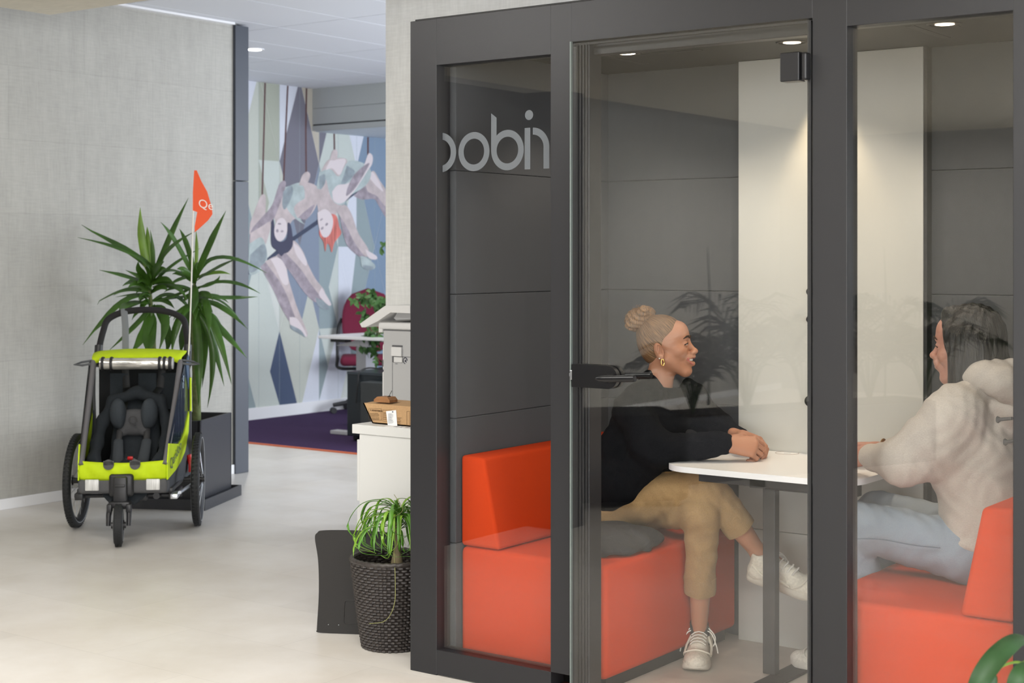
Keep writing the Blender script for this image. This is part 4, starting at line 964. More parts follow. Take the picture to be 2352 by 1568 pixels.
b = MB(); b.box((Q(871, 750).x, py_-.01, ztop+.001), (xl+.64, py_+.60, Q(890, 740).z), .01, seg=3); b.box((Q(871, 760).x, py_-.006, Q(871, 763).z), (Q(880, 760).x, py_+.5, ztop+.02), .003); b.build('top_frame', PRW, pr_)
# raised lid with the document feeder
L0, L1, L2, L3 = Q(833, 741), Q(839, 751), Q(872, 741), Q(898, 714)
b = MB(); pts = [Q(833, 743), Q(837, 751), Q(845, 751), Q(872, 738), Q(903, 717), Q(948, 719), Q(948, 701), Q(893, 701), Q(889, 703)]
b.prism([Vector((p.x, py_-.02, p.z)) for p in pts], (0, .46, 0)); lid = b.build('scanner_lid', PRW, pr_, smooth=False)
b = MB(); pts = [Q(903, 718), Q(895, 731), Q(900, 735), Q(948, 733), Q(948, 720)]; b.prism([Vector((p.x, py_+.03, p.z)) for p in pts], (0, .38, 0)); b.build('lid_underside', PRG, lid, smooth=False)
b = MB(); x0, x1 = Q(901, 800).x, Q(925, 800).x
b.box((x0, py_-.0012, Q(901, 832).z), (x1, py_+.002, Q(901, 792).z)); b.build('recess', PRD, pr_, smooth=False)
b = MB(); b.box((x0+.002, py_-.012, Q(901, 817).z), (x1-.001, py_+.01, Q(901, 796).z), .002); b.box((x0+.012, py_-.003, Q(901, 831).z), (x1-.002, py_+.01, Q(901, 819).z)); b.build('release_latch', PRW, pr_, smooth=False)
b = MB()
b.box((xl+.001, py_-.0008, Q(880, 758.6).z), (xl+.6, py_+.01, Q(880, 757.3).z)); xx_ = Q(901, 900).x
b.box((xx_, py_-.0006, .05), (xx_+.0025, py_+.01, Q(901, 833).z)); b.box((x1, py_-.0006, Q(925, 819.6).z), (xl+.6, py_+.01, Q(925, 818.4).z)); b.build('panel_gap', PRD, pr_, smooth=False)
b = MB(); c_ = Q(931, 828); b.tube([Vector((c_.x+.012*math.cos(a), py_-.001, c_.z+.014*math.sin(a))) for a in [2*math.pi*i/16 for i in range(13)]], .0022, n=5); b.prism([(c_.x-.006, py_-.001, c_.z-.002), (c_.x+.008, py_-.001, c_.z-.010), (c_.x+.004, py_-.001, c_.z+.006)], (0, .002, 0))
b.box((Q(908, 834).x, py_-.002, Q(908, 835.6).z), (Q(913, 834).x, py_+.01, Q(908, 834.6).z)); b.build('symbol', mat('symbol_black', (.03, .03, .05), .5), pr_)
for x in (xl+.05, xl+.55):
    for y in (py_+.06, py_+.5): MB().cyl((x, y, 0), (x, y, .032), .025).build('foot', PRD, pr_)
# dark sheet leaning, woven basket
ps = thing('plastic_panel', 'dark brown-black moulded sheet with rounded corners leaning behind the woven basket', 'panel', (-3.86, 4.36, 0))
e_ = Vector((.253, .135, 0)).normalized(); up_ = Vector((-.135*.0, .0, 1)); back = Vector((-e_.y, e_.x, 0)); upv = (Vector((0, 0, 1))+back*.16).normalized()
org = Vector((-4.012, 4.245, .001))
prof_ = catmull([(.0, .012, 0), (.002, .15, 0), (-.006, .27, 0), (-.022, .352, 0), (-.014, .374, 0), (.01, .383, 0), (.13, .386, 0), (.27, .38, 0), (.295, .36, 0), (.30, .30, 0), (.285, .15, 0), (.29, .012, 0), (.28, .001, 0), (.15, .0, 0), (.012, .001, 0), (0, .012, 0)], 6)[:-1]
b = MB().prism([org+e_*(p.x)+upv*p.y for p in prof_], -back*.006); pn = b.build('sheet', mat('dark_sheet', (.014, .012, .010), .5, spec=.25, noise=500, bump=.15), ps, smooth=False)
b = MB()
def onp(x, y, k=.0072): return org+e_*x+upv*y-back*k
b.tube([onp(*p) for p in rrect(.105, .035, .25, .125, .012)], .0012, n=5, loop=True); b.build('embossed_outline', mat('dark_sheet'.replace('dark', 'dim'), (.02, .018, .016), .5), pn)
for x in (.045, .085): MB().sphere(onp(x, .032), .0022, n=8).build('screw', ALU, pn)
bk = thing('potted_ponytail_palm', 'dark woven basket with a curly strap-leaved plant, beside the front left corner of the booth', 'plant', (-3.655, 4.27, 0))
bc = Vector((-3.655, 4.27, 0)); R0, R1, H = .108, .152, .335
def bask(z): return R0+(R1-R0)*(z/H)**.85
b = MB(); nz_ = 30; nst = 128
WICK = mat('woven_rattan', (.034, .028, .025), .42, noise=80, vary=.3, bump=.3)
for k in range(nz_):
    z = .006+k*(H-.018)/nz_
    pts = []
    for i in range(nst):
        a = 2*math.pi*i/nst; r = bask(z)+.0042*math.sin(i*math.pi/2+ (math.pi if k % 2 else 0)+.7)
        hole = 0.255 < z < .285 and (abs(((a-math.radians(172)+math.pi) % (2*math.pi))-math.pi) < .24)
        if hole: r -= .006
        pts.append(bc+Vector((r*math.cos(a), r*math.sin(a), z)))
    b.tube(pts, .0058, n=6, loop=True, up=(0, 0, 1))
bw = b.build('basket', WICK, bk)
b = MB(); b.tube([bc+Vector((bask(z)*math.cos(a), bask(z)*math.sin(a), z+.0012*math.sin(a*36))) for z in (H-.012,) for a in [2*math.pi*i/144 for i in range(144)]], .0095, n=8, loop=True); b.build('basket_rim', WICK, bw)
a_ = math.radians(172); b = MB(); b.tube([bc+Vector(((bask(.27)+.004)*math.cos(a_+t), (bask(.27)+.004)*math.sin(a_+t), .27)) for t in (-.2, -.1, 0, .1, .2)], .015, n=8, flat=(1, .2), up=(0, 0, 1)); b.build('grip_hole', mat('hole_dark', (.006, .005, .004), .9), bw)
MB().lathe([(.0005, H-.07), (bask(H-.07)-.006, H-.07), (bask(.02)-.006, .01), (.0005, .008)], bc, n=32).build('liner', SOIL, bk)
b = MB(); b.tube([bc+Vector((.02, 0, .26)), bc+Vector((.02, 0, .31)), bc+Vector((.015, .01, .36)), bc+Vector((.025, .0, .47))], [.03, .022, .013, .010], n=12); b.build('stem', mat('pony_stem', (.24, .19, .11), .8, noise=60, bump=.6), bk)
LEAFP = mat('strap_leaf', (.075, .20, .02), .38, noise=8, vary=.35); LEAFP2 = mat('strap_leaf_bright', (.19, .36, .03), .38, noise=8, vary=.3)
ra, rb_ = MB(), MB(); r6 = random.Random(11); top = bc+Vector((.03, .0, .475))
for i in range(74):
    a = r6.uniform(0, 2*math.pi); L = r6.uniform(.06, .17)*(1 if r6.random() < .8 else 1.3); rise = r6.uniform(.0, .05); drop = r6.uniform(.06, .17)
    if math.cos(a) > .3: L *= .62
    d_ = Vector((math.cos(a), math.sin(a), 0)); tw = r6.uniform(-.05, .05); sd = Vector((-d_.y, d_.x, 0))
    s0 = top+Vector((0, 0, r6.uniform(-.05, .03)))
    curl = r6.random() < .6
    pts = [s0, s0+d_*L*.35+Vector((0, 0, rise)), s0+d_*L*.8+Vector((0, 0, rise*.4))+sd*tw, s0+d_*L*1.0+Vector((0, 0, -drop*.55))+sd*tw*1.5, s0+d_*L*(.35 if curl else 1.03)+Vector((0, 0, -drop))+sd*tw*2]
    for p in pts:
        rr_ = Vector((p.x-bc.x, p.y-bc.y, 0))
        if p.z < H+.01 and rr_.length < R1+.01: p.z = H+.012
        if p.x > XL-.012: p.x = XL-.012
        p.z = max(p.z, .3 if r6.random() < .5 else .22)
    (rb_ if r6.random() < .3 else ra).leaf(catmull(pts, 6), r6.uniform(.0035, .0068), fold=.3)
ra.build('foliage', LEAFP, bk, solid=.0008); rb_.build('young_foliage', LEAFP2, bk, solid=.0008)
b = MB()
b.tube(catmull([W(905, 1260, Y=4.2), W(908, 1340, Y=4.12), W(905, 1390, Y=4.10), W(885, 1425, Y=4.11), W(848, 1432, Y=4.14)], 6), .0013, n=5)
b.tube(catmull([W(900, 1190, Y=4.22), W(925, 1170, Y=4.22), W(905, 1135, Y=4.2)], 6), .0010, n=5); b.build('dry_tendril', mat('dry_leaf', (.22, .22, .08), .7), bk)

# ---------------------------------------------------------------- office behind: desk, chair, pedestals, vine
dz = .785
def D(px, py, z=None, **k): return W(px, py, Z=z) if z is not None else W(px, py, **k)
dk = thing('office_desk', 'white height-adjustable desk in the far office, its end near the mural', 'desk', (-7.9, 9.3, 0))
dl_ = D(730, 770, z=dz); DX0 = dl_.x; DYf = dl_.y
b = MB(); b.box((DX0, DYf, dz-.025), (DX0+1.9, DYf+.8, dz), .004); b.build('desktop', mat('desk_white', (.72, .72, .74), .4), dk, smooth=False)
dm = mat('desk_metal', (.50, .50, .52), .4)
lg = W(842, 830, Y=DYf+.42)
b = MB(); b.prism([(DX0+.35, DYf+.10, dz-.026), (lg.x+.3, DYf+.10, dz-.026), (lg.x+.3, DYf+.10, dz-.085), (lg.x-.05, DYf+.10, dz-.085)], (0, .05, 0)); b.box((DX0+.3, DYf+.38, dz-.06), (DX0+1.8, DYf+.44, dz-.026)); b.build('beam', dm, dk, smooth=False)
b = MB(); b.box((lg.x-.045, DYf+.36, .03), (lg.x+.045, DYf+.46, dz-.05), .004); b.box((lg.x-.055, DYf+.35, .35), (lg.x+.055, DYf+.47, dz-.06), .004); b.build('leg', dm, dk, smooth=False)
fq = D(758, 992, z=.02); b = MB(); b.box((fq.x, fq.y, .006), (lg.x+.3, fq.y+.09, .035), .004); b.build('foot', dm, dk, smooth=False)
b = MB(); b.box((DX0+.12, DYf+.02, dz-.05), (DX0+.28, DYf+.10, dz-.027), .004); b.build('switch_box', BLK, dk, smooth=False)
MAR = mat('maroon_fabric', (.17, .012, .04), .9, noise=250, bump=.4, vary=.15)
chs = W(845, 800, d=14.0); ch = thing('office_chair', 'maroon office chair with an oval back in the far office, behind the white desk', 'chair', (chs.x, chs.y, .004))
vd = Vector((chs.x, chs.y, 0)).normalized(); sd_ = Vector((vd.y, -vd.x, 0)); 
if sd_.x*CA+sd_.y*SA < 0: sd_ = -sd_
Mch = Matrix(((sd_.x, vd.x, 0, chs.x), (sd_.y, vd.y, 0, chs.y), (0, 0, 1, 0), (0, 0, 0, 1)))
b = MB(); rows = []
for k in range(13):     # oval back, curved
    t = k/12*2-1; z = .83+.31*t; hwid = .235*math.sqrt(max(0, 1-abs(t)**2.6))+.004
    rows.append(b.ring([Mch @ Vector((hwid*math.cos(a), .18+.05*(hwid*math.cos(a)/.235)**2*-1+.03*math.sin(a)-.06*(t*t), z)) for a in [2*math.pi*i/24 for i in range(24)]]))
b.skin(rows); b.build('backrest', MAR, ch)
b = MB(); b.box((-.25, -.22, .44), (.25, .20, .53), .04, seg=4, M=Mch); b.build('seat', MAR, ch)
b = MB(); b.tube([Mch @ Vector(p) for p in catmull([(-.24, .16, .86), (-.275, .15, .75), (-.28, .1, .5), (-.27, .05, .41), (-.1, .02, .40)], 5)], .015, n=8); b.tube([Mch @ Vector(p) for p in catmull([(.24, .16, .86), (.275, .15, .75), (.28, .1, .5), (.27, .05, .41), (.1, .02, .40)], 5)], .015, n=8)
b.cyl(Mch @ Vector((0, 0, .10)), Mch @ Vector((0, 0, .45)), .028); b.build('frame', BLK, ch)
b = MB(); cs = []
for i in range(5):
    a = math.radians(198+72*i); e = Vector((.33*math.cos(a), .33*math.sin(a), .08)); b.tube([Mch @ Vector((0, 0, .12)), Mch @ (e*.6+Vector((0, 0, .05))), Mch @ e], [.03, .022, .018], n=8); cs.append(e)
b.build('base', BLK, ch)
for e in cs:
    b = MB(); s_ = Vector((-e.y, e.x, 0)).normalized()*.018; w_ = Vector((e.x, e.y, .032))
    for q in (-1, 1): b.cyl(Mch @ (w_+s_*(q-.35)), Mch @ (w_+s_*(q+.35)), .028, n=14)
    b.build('caster', BLK, ch)
DKB = mat('dark_blue_metal', (.008, .014, .02), .4)
pe = thing('pedestal', 'dark drawer pedestal under the far white desk, left of the grey bin', 'pedestal', (-8, 9, .004))
c_ = W(797, 1003, Z=.035); hz = W(797, 853, Y=c_.y).z; xr_ = W(880, 900, Y=c_.y).x
pe.location = (c_.x+.2, c_.y+.25, .004)
b = MB(); b.box((c_.x, c_.y, .045), (c_.x+.42, c_.y+.52, hz), .006); b.build('body', DKB, pe, smooth=False)
b = MB(); b.box((c_.x+.003, c_.y-.004, hz-.02), (c_.x+.42, c_.y+.5, hz+.002), .002); b.build('top', mat('pedestal_top', (.03, .04, .05), .3), pe, smooth=False)
for x in (.05, .37): 
    for y in (.05, .45): MB().sphere((c_.x+x, c_.y+y, .030), .026, n=12).build('caster', BLK, pe)
c2_ = W(832, 995, Y=c_.y-.12); hz2 = W(832, 876, Y=c_.y-.12).z
MB().box((c2_.x, c2_.y-.02, .03), (c2_.x+.36, c2_.y+.10, hz2), .004).build('waste_bin', mat('dark_grey_bin', (.035, .04, .042), .5), None, smooth=False)
tag(bpy.data.objects['waste_bin'], 'dark grey slim bin standing in front of the dark pedestal in the far office', 'bin')
b = MB(); b.tube(catmull([W(818, 925, Y=c_.y-.02), W(822, 880, Y=c_.y-.02), W(826, 855, Y=c_.y), W(845, 845, Y=c_.y+.05), W(880, 847, Y=c_.y+.05)], 6), .006, n=6); tag(b.build('power_cable', BLK), 'dark cable hanging over the front of the dark pedestal', 'cable')
# vine on the desk
vn = thing('trailing_plant', 'leafy trailing plant hanging over the far white desk, in front of the maroon chair', 'plant', (D(870, 768, z=dz).x, D(870, 768, z=dz).y, dz))
VL = mat('vine_leaf', (.05, .14, .03), .5, noise=12, vary=.5); vb, vs_ = MB(), MB(); r7 = random.Random(4)
Yv = DYf+.12
stems = [[(872, 768), (868, 715), (840, 685), (812, 688)], [(874, 768), (866, 700), (850, 680), (858, 668)], [(880, 760), (872, 700), (868, 690), (882, 685)], [(872, 765), (845, 760), (836, 775), (833, 800)], [(876, 765), (860, 765), (862, 800), (868, 830)], [(870, 765), (850, 740), (838, 715), (834, 735)], [(880, 765), (885, 740), (884, 720), (880, 700)], [(874, 765), (858, 775), (848, 785), (845, 800)]]
for sp in stems:
    P = catmull([W(x, y, Y=Yv+r7.uniform(-.10, .10)) for x, y in sp], 6); vs_.tube(P, .0025, n=5)
    for p in P[4:]:
        for _ in range(3):
            d_ = Vector((r7.uniform(-1, 1), r7.uniform(-.6, .6), r7.uniform(-1, .4))).normalized(); L = r7.uniform(.04, .065)
            q = p+Vector((r7.uniform(-.02, .02), r7.uniform(-.03, .03), r7.uniform(-.02, .02)))
            vb.leaf([q, q+d_*L*.35, q+d_*L*.7, q+d_*L+Vector((0, 0, -.008))], L*.30, up=(r7.uniform(-1, 1), -1, .4), shape=lambda f: [0.1, 1, .8, .05][min(3, int(f*3.01))])
# loose sprig higher up at the wall edge
P = catmull([W(892, 552, Y=Yv), W(886, 560, Y=Yv), W(878, 568, Y=Yv), W(872, 575, Y=Yv)], 4); vs_.tube(P, .002, n=5)
for p in P[::2]:
    for _ in range(2):
        d_ = Vector((r7.uniform(-1, .5), 0, r7.uniform(-1, .8))).normalized(); vb.leaf([p, p+d_*.02, p+d_*.04, p+d_*.055], .014, up=(0, -1, .3), shape=lambda f: [0.1, 1, .8, .05][min(3, int(f*3.01))])
vb.build('foliage', VL, vn); vs_.build('stem', mat('vine_stem', (.10, .10, .04), .7), vn)
MB().lathe([(.001, .0), (.05, 0), (.065, .10), (.06, .10), (.001, .09)], (vn.location.x+.06, vn.location.y+.1, dz+.001), n=20).build('pot', mat('pot_white', (.6, .6, .6), .5), vn)

# ---------------------------------------------------------------- things mirrored in the booth glass
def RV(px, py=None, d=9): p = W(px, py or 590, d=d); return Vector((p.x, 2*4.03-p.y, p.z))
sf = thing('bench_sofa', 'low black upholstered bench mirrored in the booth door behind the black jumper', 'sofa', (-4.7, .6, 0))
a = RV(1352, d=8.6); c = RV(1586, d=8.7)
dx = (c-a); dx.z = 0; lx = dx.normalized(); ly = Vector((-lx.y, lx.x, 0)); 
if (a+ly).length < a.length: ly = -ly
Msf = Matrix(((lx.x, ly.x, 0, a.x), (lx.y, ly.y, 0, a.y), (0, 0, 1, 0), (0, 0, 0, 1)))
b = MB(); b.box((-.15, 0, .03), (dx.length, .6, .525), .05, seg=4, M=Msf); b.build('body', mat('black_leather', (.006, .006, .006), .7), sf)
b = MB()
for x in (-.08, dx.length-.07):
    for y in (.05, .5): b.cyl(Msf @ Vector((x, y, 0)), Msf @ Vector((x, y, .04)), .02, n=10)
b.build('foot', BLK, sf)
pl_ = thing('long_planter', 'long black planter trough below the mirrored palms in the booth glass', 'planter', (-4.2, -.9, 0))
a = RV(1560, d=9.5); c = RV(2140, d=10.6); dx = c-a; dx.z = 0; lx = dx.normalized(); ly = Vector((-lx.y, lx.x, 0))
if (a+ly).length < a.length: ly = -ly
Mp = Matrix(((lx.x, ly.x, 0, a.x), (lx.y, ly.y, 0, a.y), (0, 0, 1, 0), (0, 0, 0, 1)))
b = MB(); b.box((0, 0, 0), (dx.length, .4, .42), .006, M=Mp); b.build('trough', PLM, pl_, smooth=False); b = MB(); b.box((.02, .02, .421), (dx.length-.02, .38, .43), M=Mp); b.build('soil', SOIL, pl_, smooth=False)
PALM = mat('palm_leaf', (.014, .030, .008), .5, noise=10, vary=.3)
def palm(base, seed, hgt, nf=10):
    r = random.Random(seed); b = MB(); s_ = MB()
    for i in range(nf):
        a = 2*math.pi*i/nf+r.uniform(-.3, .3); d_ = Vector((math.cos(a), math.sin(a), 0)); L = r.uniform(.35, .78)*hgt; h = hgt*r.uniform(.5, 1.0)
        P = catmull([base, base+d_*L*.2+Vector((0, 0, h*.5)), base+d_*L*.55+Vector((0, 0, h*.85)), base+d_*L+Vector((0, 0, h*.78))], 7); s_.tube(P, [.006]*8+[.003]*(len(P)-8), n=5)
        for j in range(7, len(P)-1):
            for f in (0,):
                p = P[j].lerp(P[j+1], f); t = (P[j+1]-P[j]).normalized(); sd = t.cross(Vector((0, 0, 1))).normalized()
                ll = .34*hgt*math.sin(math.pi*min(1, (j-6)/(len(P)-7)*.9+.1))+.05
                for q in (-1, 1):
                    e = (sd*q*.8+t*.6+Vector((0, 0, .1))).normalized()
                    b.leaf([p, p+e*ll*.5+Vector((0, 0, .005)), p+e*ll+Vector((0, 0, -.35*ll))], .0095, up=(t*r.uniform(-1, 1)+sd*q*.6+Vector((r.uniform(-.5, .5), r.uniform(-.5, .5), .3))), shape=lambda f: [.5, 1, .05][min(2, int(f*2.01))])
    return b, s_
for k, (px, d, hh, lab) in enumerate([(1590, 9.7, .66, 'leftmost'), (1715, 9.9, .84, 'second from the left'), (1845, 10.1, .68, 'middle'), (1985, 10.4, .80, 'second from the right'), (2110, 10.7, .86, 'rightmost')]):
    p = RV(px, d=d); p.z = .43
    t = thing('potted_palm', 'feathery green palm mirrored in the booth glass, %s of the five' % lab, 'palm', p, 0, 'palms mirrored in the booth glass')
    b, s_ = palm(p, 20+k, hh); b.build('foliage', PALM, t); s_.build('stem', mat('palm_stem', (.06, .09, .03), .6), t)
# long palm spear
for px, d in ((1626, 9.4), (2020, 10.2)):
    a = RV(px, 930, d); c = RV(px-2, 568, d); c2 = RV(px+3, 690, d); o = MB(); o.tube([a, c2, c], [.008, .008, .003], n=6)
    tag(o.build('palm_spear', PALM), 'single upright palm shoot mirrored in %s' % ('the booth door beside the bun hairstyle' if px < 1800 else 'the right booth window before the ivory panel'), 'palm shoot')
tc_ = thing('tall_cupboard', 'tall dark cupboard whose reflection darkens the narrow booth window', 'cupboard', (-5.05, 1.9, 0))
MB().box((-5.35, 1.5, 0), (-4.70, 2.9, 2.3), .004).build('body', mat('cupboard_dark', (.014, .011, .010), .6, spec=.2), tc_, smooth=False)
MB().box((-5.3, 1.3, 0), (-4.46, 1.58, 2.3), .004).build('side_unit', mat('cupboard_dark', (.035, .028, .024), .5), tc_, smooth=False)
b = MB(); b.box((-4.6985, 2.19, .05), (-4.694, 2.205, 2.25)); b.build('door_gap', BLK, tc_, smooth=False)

# ---------------------------------------------------------------- plant in the foreground corner
pc = W(2372, 1600, d=3.05); fg_ = thing('peace_lily', 'broad-leaved glossy green plant at the bottom right corner, in front of the booth', 'plant', (pc.x, pc.y, 0))
b = MB(); b.lathe([(.001, 0), (.10, 0), (.13, .24), (.12, .24), (.001, .22)], (pc.x, pc.y, 0), n=28); b.build('pot', mat('pot_charcoal', (.05, .05, .05), .6), fg_)
BL = mat('broad_leaf', (.018, .062, .016), .5, spec=.4, noise=14, vary=.2)
def broad(pts, wd, up=(0, -1, .6)): b = MB(); b.leaf(catmull(pts, 6), wd, up=up, fold=.15, shape=lambda f: max(.04, math.sin(math.pi*min(1, f*.93+.05))**.7)); return b
B0 = Vector((pc.x, pc.y, .22))
def F(px, py, d=3.05): return W(px, py, d=d)
def leafset(stem, blade, wd, up):
    s_ = MB(); s_.tube(catmull(stem, 6), .0028, n=6); s_.build('stalk', mat('leaf_stalk', (.16, .28, .04), .5), fg_)
    broad(blade, wd, up).build('leaf', BL, fg_, solid=.0012)
leafset([B0, F(2420, 1560), F(2400, 1490, 3.1)], [F(2395, 1490, 3.1), F(2345, 1468, 3.06), F(2300, 1498, 3.0), F(2262, 1545, 2.97), F(2238, 1590, 2.96), F(2225, 1640, 2.96)], .022, (SA*.5, -CA*.5, 1))
leafset([B0, F(2370, 1560), F(2345, 1522), F(2305, 1528), F(2285, 1548)], [F(2285, 1548), F(2265, 1575), F(2240, 1640)], .02, (.6, -1, .5))
leafset([B0, F(2400, 1600), F(2390, 1540, 2.95)], [F(2392, 1525, 2.95), F(2362, 1540, 2.9), F(2338, 1580, 2.88), F(2330, 1640, 2.88)], .024, (SA*.5, -CA*.5, 1))
r8 = random.Random(9)
for i in range(9):
    a = i*.75+.4; L = r8.uniform(.12, .26); d_ = Vector((math.cos(a)*.6+.55, math.sin(a)*.6-.35, 0)); h = r8.uniform(.22, .34)
    leafset([B0, B0+d_*L*.3+Vector((0, 0, h*.7)), B0+d_*L*.6+Vector((0, 0, h))], [B0+d_*L*.6+Vector((0, 0, h)), B0+d_*L*.9+Vector((0, 0, h+.01)), B0+d_*L*1.4+Vector((0, 0, h-.10))], .036, (0, 0, 1))
# ---------------------------------------------------------------- people
def skin_mat(name, base):
    m = bpy.data.materials.new(name); m.use_nodes = True; b = m.node_tree.nodes['Principled BSDF']
    b.inputs['Base Color'].default_value = (*base, 1); b.inputs['Roughness'].default_value = .5; b.inputs['Specular IOR Level'].default_value = .4
    b.inputs['Subsurface Weight'].default_value = .12; b.inputs['Subsurface Radius'].default_value = (.02, .008, .004); b.inputs['Subsurface Scale'].default_value = .3
    nt = m.node_tree; tc = nt.nodes.new('ShaderNodeTexCoord'); n = nt.nodes.new('ShaderNodeTexNoise'); n.inputs['Scale'].default_value = 260
    nt.links.new(tc.outputs['Object'], n.inputs[0]); bp = nt.nodes.new('ShaderNodeBump'); bp.inputs['Strength'].default_value = .15; bp.inputs['Distance'].default_value = .001
    nt.links.new(n.outputs[0], bp.inputs['Height']); nt.links.new(bp.outputs[0], b.inputs['Normal']); return m
SKA = skin_mat('skin_warm', (.42, .20, .12)); SKB = skin_mat('skin_fair', (.43, .215, .155))
def hair_mat(name, a, c):
    m = bpy.data.materials.new(name); m.use_nodes = True; nt = m.node_tree; b = nt.nodes['Principled BSDF']; b.inputs['Roughness'].default_value = .45
    tc = nt.nodes.new('ShaderNodeTexCoord'); mp = nt.nodes.new('ShaderNodeMapping'); mp.inputs['Scale'].default_value = (1, 8, 1) if a[0] > .1 else (6, 6, .6)
    n = nt.nodes.new('ShaderNodeTexNoise'); n.inputs['Scale'].default_value = 38; n.inputs['Detail'].default_value = 6
    nt.links.new(tc.outputs['Object'], mp.inputs[0]); nt.links.new(mp.outputs[0], n.inputs[0])
    rp = nt.nodes.new('ShaderNodeMapRange'); rp.inputs[1].default_value = .35; rp.inputs[2].default_value = .65; nt.links.new(n.outputs[0], rp.inputs[0])
    mx = nt.nodes.new('ShaderNodeMix'); mx.data_type = 'RGBA'; mx.inputs['A'].default_value = (*a, 1); mx.inputs['B'].default_value = (*c, 1)
    nt.links.new(rp.outputs[0], mx.inputs['Factor']); nt.links.new(mx.outputs['Result'], b.inputs['Base Color'])
    bp = nt.nodes.new('ShaderNodeBump'); bp.inputs['Strength'].default_value = .8; bp.inputs['Distance'].default_value = .004
    nt.links.new(n.outputs[0], bp.inputs['Height']); nt.links.new(bp.outputs[0], b.inputs['Normal']); return m
HA = hair_mat('blonde_hair', (.10, .055, .028), (.32, .175, .075)); HB = hair_mat('dark_hair', (.006, .005, .0045), (.016, .012, .010))

def combed(name, a, c, bun, axis):
    m = hair_mat(name, a, c); nt = m.node_tree; mp = [n for n in nt.nodes if n.type == 'MAPPING'][0]; nz = [n for n in nt.nodes if n.type == 'TEX_NOISE'][0]
    R = Vector(axis).normalized().rotation_difference(Vector((0, 0, 1))).to_matrix(); mp.inputs['Scale'].default_value = (1, 1, 1)
    mp.inputs['Rotation'].default_value = R.to_euler(); mp.inputs['Location'].default_value = -(R @ Vector(bun))
    sx = nt.nodes.new('ShaderNodeSeparateXYZ'); at = nt.nodes.new('ShaderNodeMath'); at.operation = 'ARCTAN2'; cb = nt.nodes.new('ShaderNodeCombineXYZ')
    nt.links.new(mp.outputs[0], sx.inputs[0]); nt.links.new(sx.outputs[1], at.inputs[0]); nt.links.new(sx.outputs[0], at.inputs[1])
    nt.links.new(at.outputs[0], cb.inputs[0]); ml = nt.nodes.new('ShaderNodeMath'); ml.operation = 'MULTIPLY'; ml.inputs[1].default_value = .9
    nt.links.new(sx.outputs[2], ml.inputs[0]); nt.links.new(ml.outputs[0], cb.inputs[1]); nt.links.new(cb.outputs[0], nz.inputs[0]); nz.inputs['Scale'].default_value = 26
    return m
def head_sdf(smile=True):
    s = SDF(); k = .018
    s.ell((-.012, 0, .042), (.094, .073, .082), k); s.ell((.030, 0, -.010), (.060, .060, .085), .03)
    s.cap((.005, -.050, -.050), (.062, -.014, -.098), .020, .017, .03); s.cap((.005, .050, -.050), (.062, .014, -.098), .020, .017, .03)
    s.ell((.072, 0, -.097), (.020, .022, .018), .02)
    for q in (-1, 1): s.ell((.056, q*.038, -.020 if smile else -.025), (.028, .024, .022), .02)
    s.cap((.080, -.030, .026), (.080, .030, .026), .012, .012, .015); s.ell((.062, 0, .055), (.030, .05, .04), .02)
    for q in (-1, 1): s.cut((.098, q*.033, .008), (.018, .018, .012), .014); s.ell((.0765, q*.031, .008), (.0150, .0155, .0135), .004); s.cut((.092, q*.033, .006), (.012, .0125, .0024), .002)
    s.cap((.086, 0, .018), (.108, 0, -.020), .0075, .0095, .012); s.ell((.112, 0, -.024), (.0115, .0115, .010), .010)
    for q in (-1, 1): s.ell((.102, q*.013, -.028), (.012, .0085, .008), .007)
    s.ell((.085, 0, -.055), (.022, .028, .022), .018)
    s.cap((.097, -.020, -.0465), (.104, 0, -.0445), .0055, .0065, .008); s.cap((.097, .020, -.0465), (.104, 0, -.0445), .0055, .0065, .008)
    if smile:
        s.cut((.104, 0, -.0580), (.034, .031, .0092), .004)
        s.cap((.086, -.024, -.062), (.099, 0, -.0715), .0055, .0075, .007); s.cap((.086, .024, -.062), (.099, 0, -.0715), .0055, .0075, .007)
    else: s.cap((.090, -.02, -.058), (.100, 0, -.060), .006, .0075, .006); s.cap((.090, .02, -.058), (.100, 0, -.060), .006, .0075, .006)
    for q in (-1, 1):
        Re = Matrix.Rotation(math.radians(-14), 4, 'Y') @ Matrix.Rotation(math.radians(q*18), 4, 'Z')
        s.ell((-.018, q*.078, -.012), (.020, .0085, .034), .006, Re); s.cut((-.012, q*.0865, -.008), (.0125, .0085, .023), .002, Re); s.cap((-.018, q*.082, .004), (-.019, q*.082, -.018), .003, .003, .003); s.ell((-.010, q*.081, -.038), (.008, .006, .010), .004)
        s.ell((-.004, q*.079, -.014), (.004, .005, .008), .003)
    s.cap((-.018, 0, -.05), (-.040, 0, -.13), .050, .048, .03); s.cap((-.040, 0, -.13), (-.055, 0, -.19), .048, .06, .03)
    return s
def eyes(parent, M, iris=(.03, .02, .015), closed=False):
    for q in (-1, 1):
        b = MB(); b.sphere(M @ Vector((.0775, q*.031, .008)), .0125, n=16); e = b.build('eye', mat('eye_white', (.6, .57, .54), .25), parent)
        b = MB(); b.sphere(M @ Vector((.0855, q*.0312, .007)), .0056, n=12); b.build('iris', mat('iris_dark', iris, .2), e)
        b = MB(); b.tube([M @ Vector((x, q*y, z)) for x, y, z in ((.083, .019, .008), (.0915, .028, .0105), (.0895, .038, .009), (.080, .047, .004))], .0018, n=6); b.build('eyelashes', mat('lash', (.012, .008, .006), .7), parent)
        b = MB(); b.tube([M @ Vector((x, q*y, z)) for x, y, z in ((.097, .012, .030), (.0975, .025, .037), (.090, .040, .036), (.078, .052, .028))], [.0022, .0034, .003, .001], n=8, flat=(1.2, .6)); b.build('eyebrow', mat('brow', (.035, .02, .012), .8), parent)
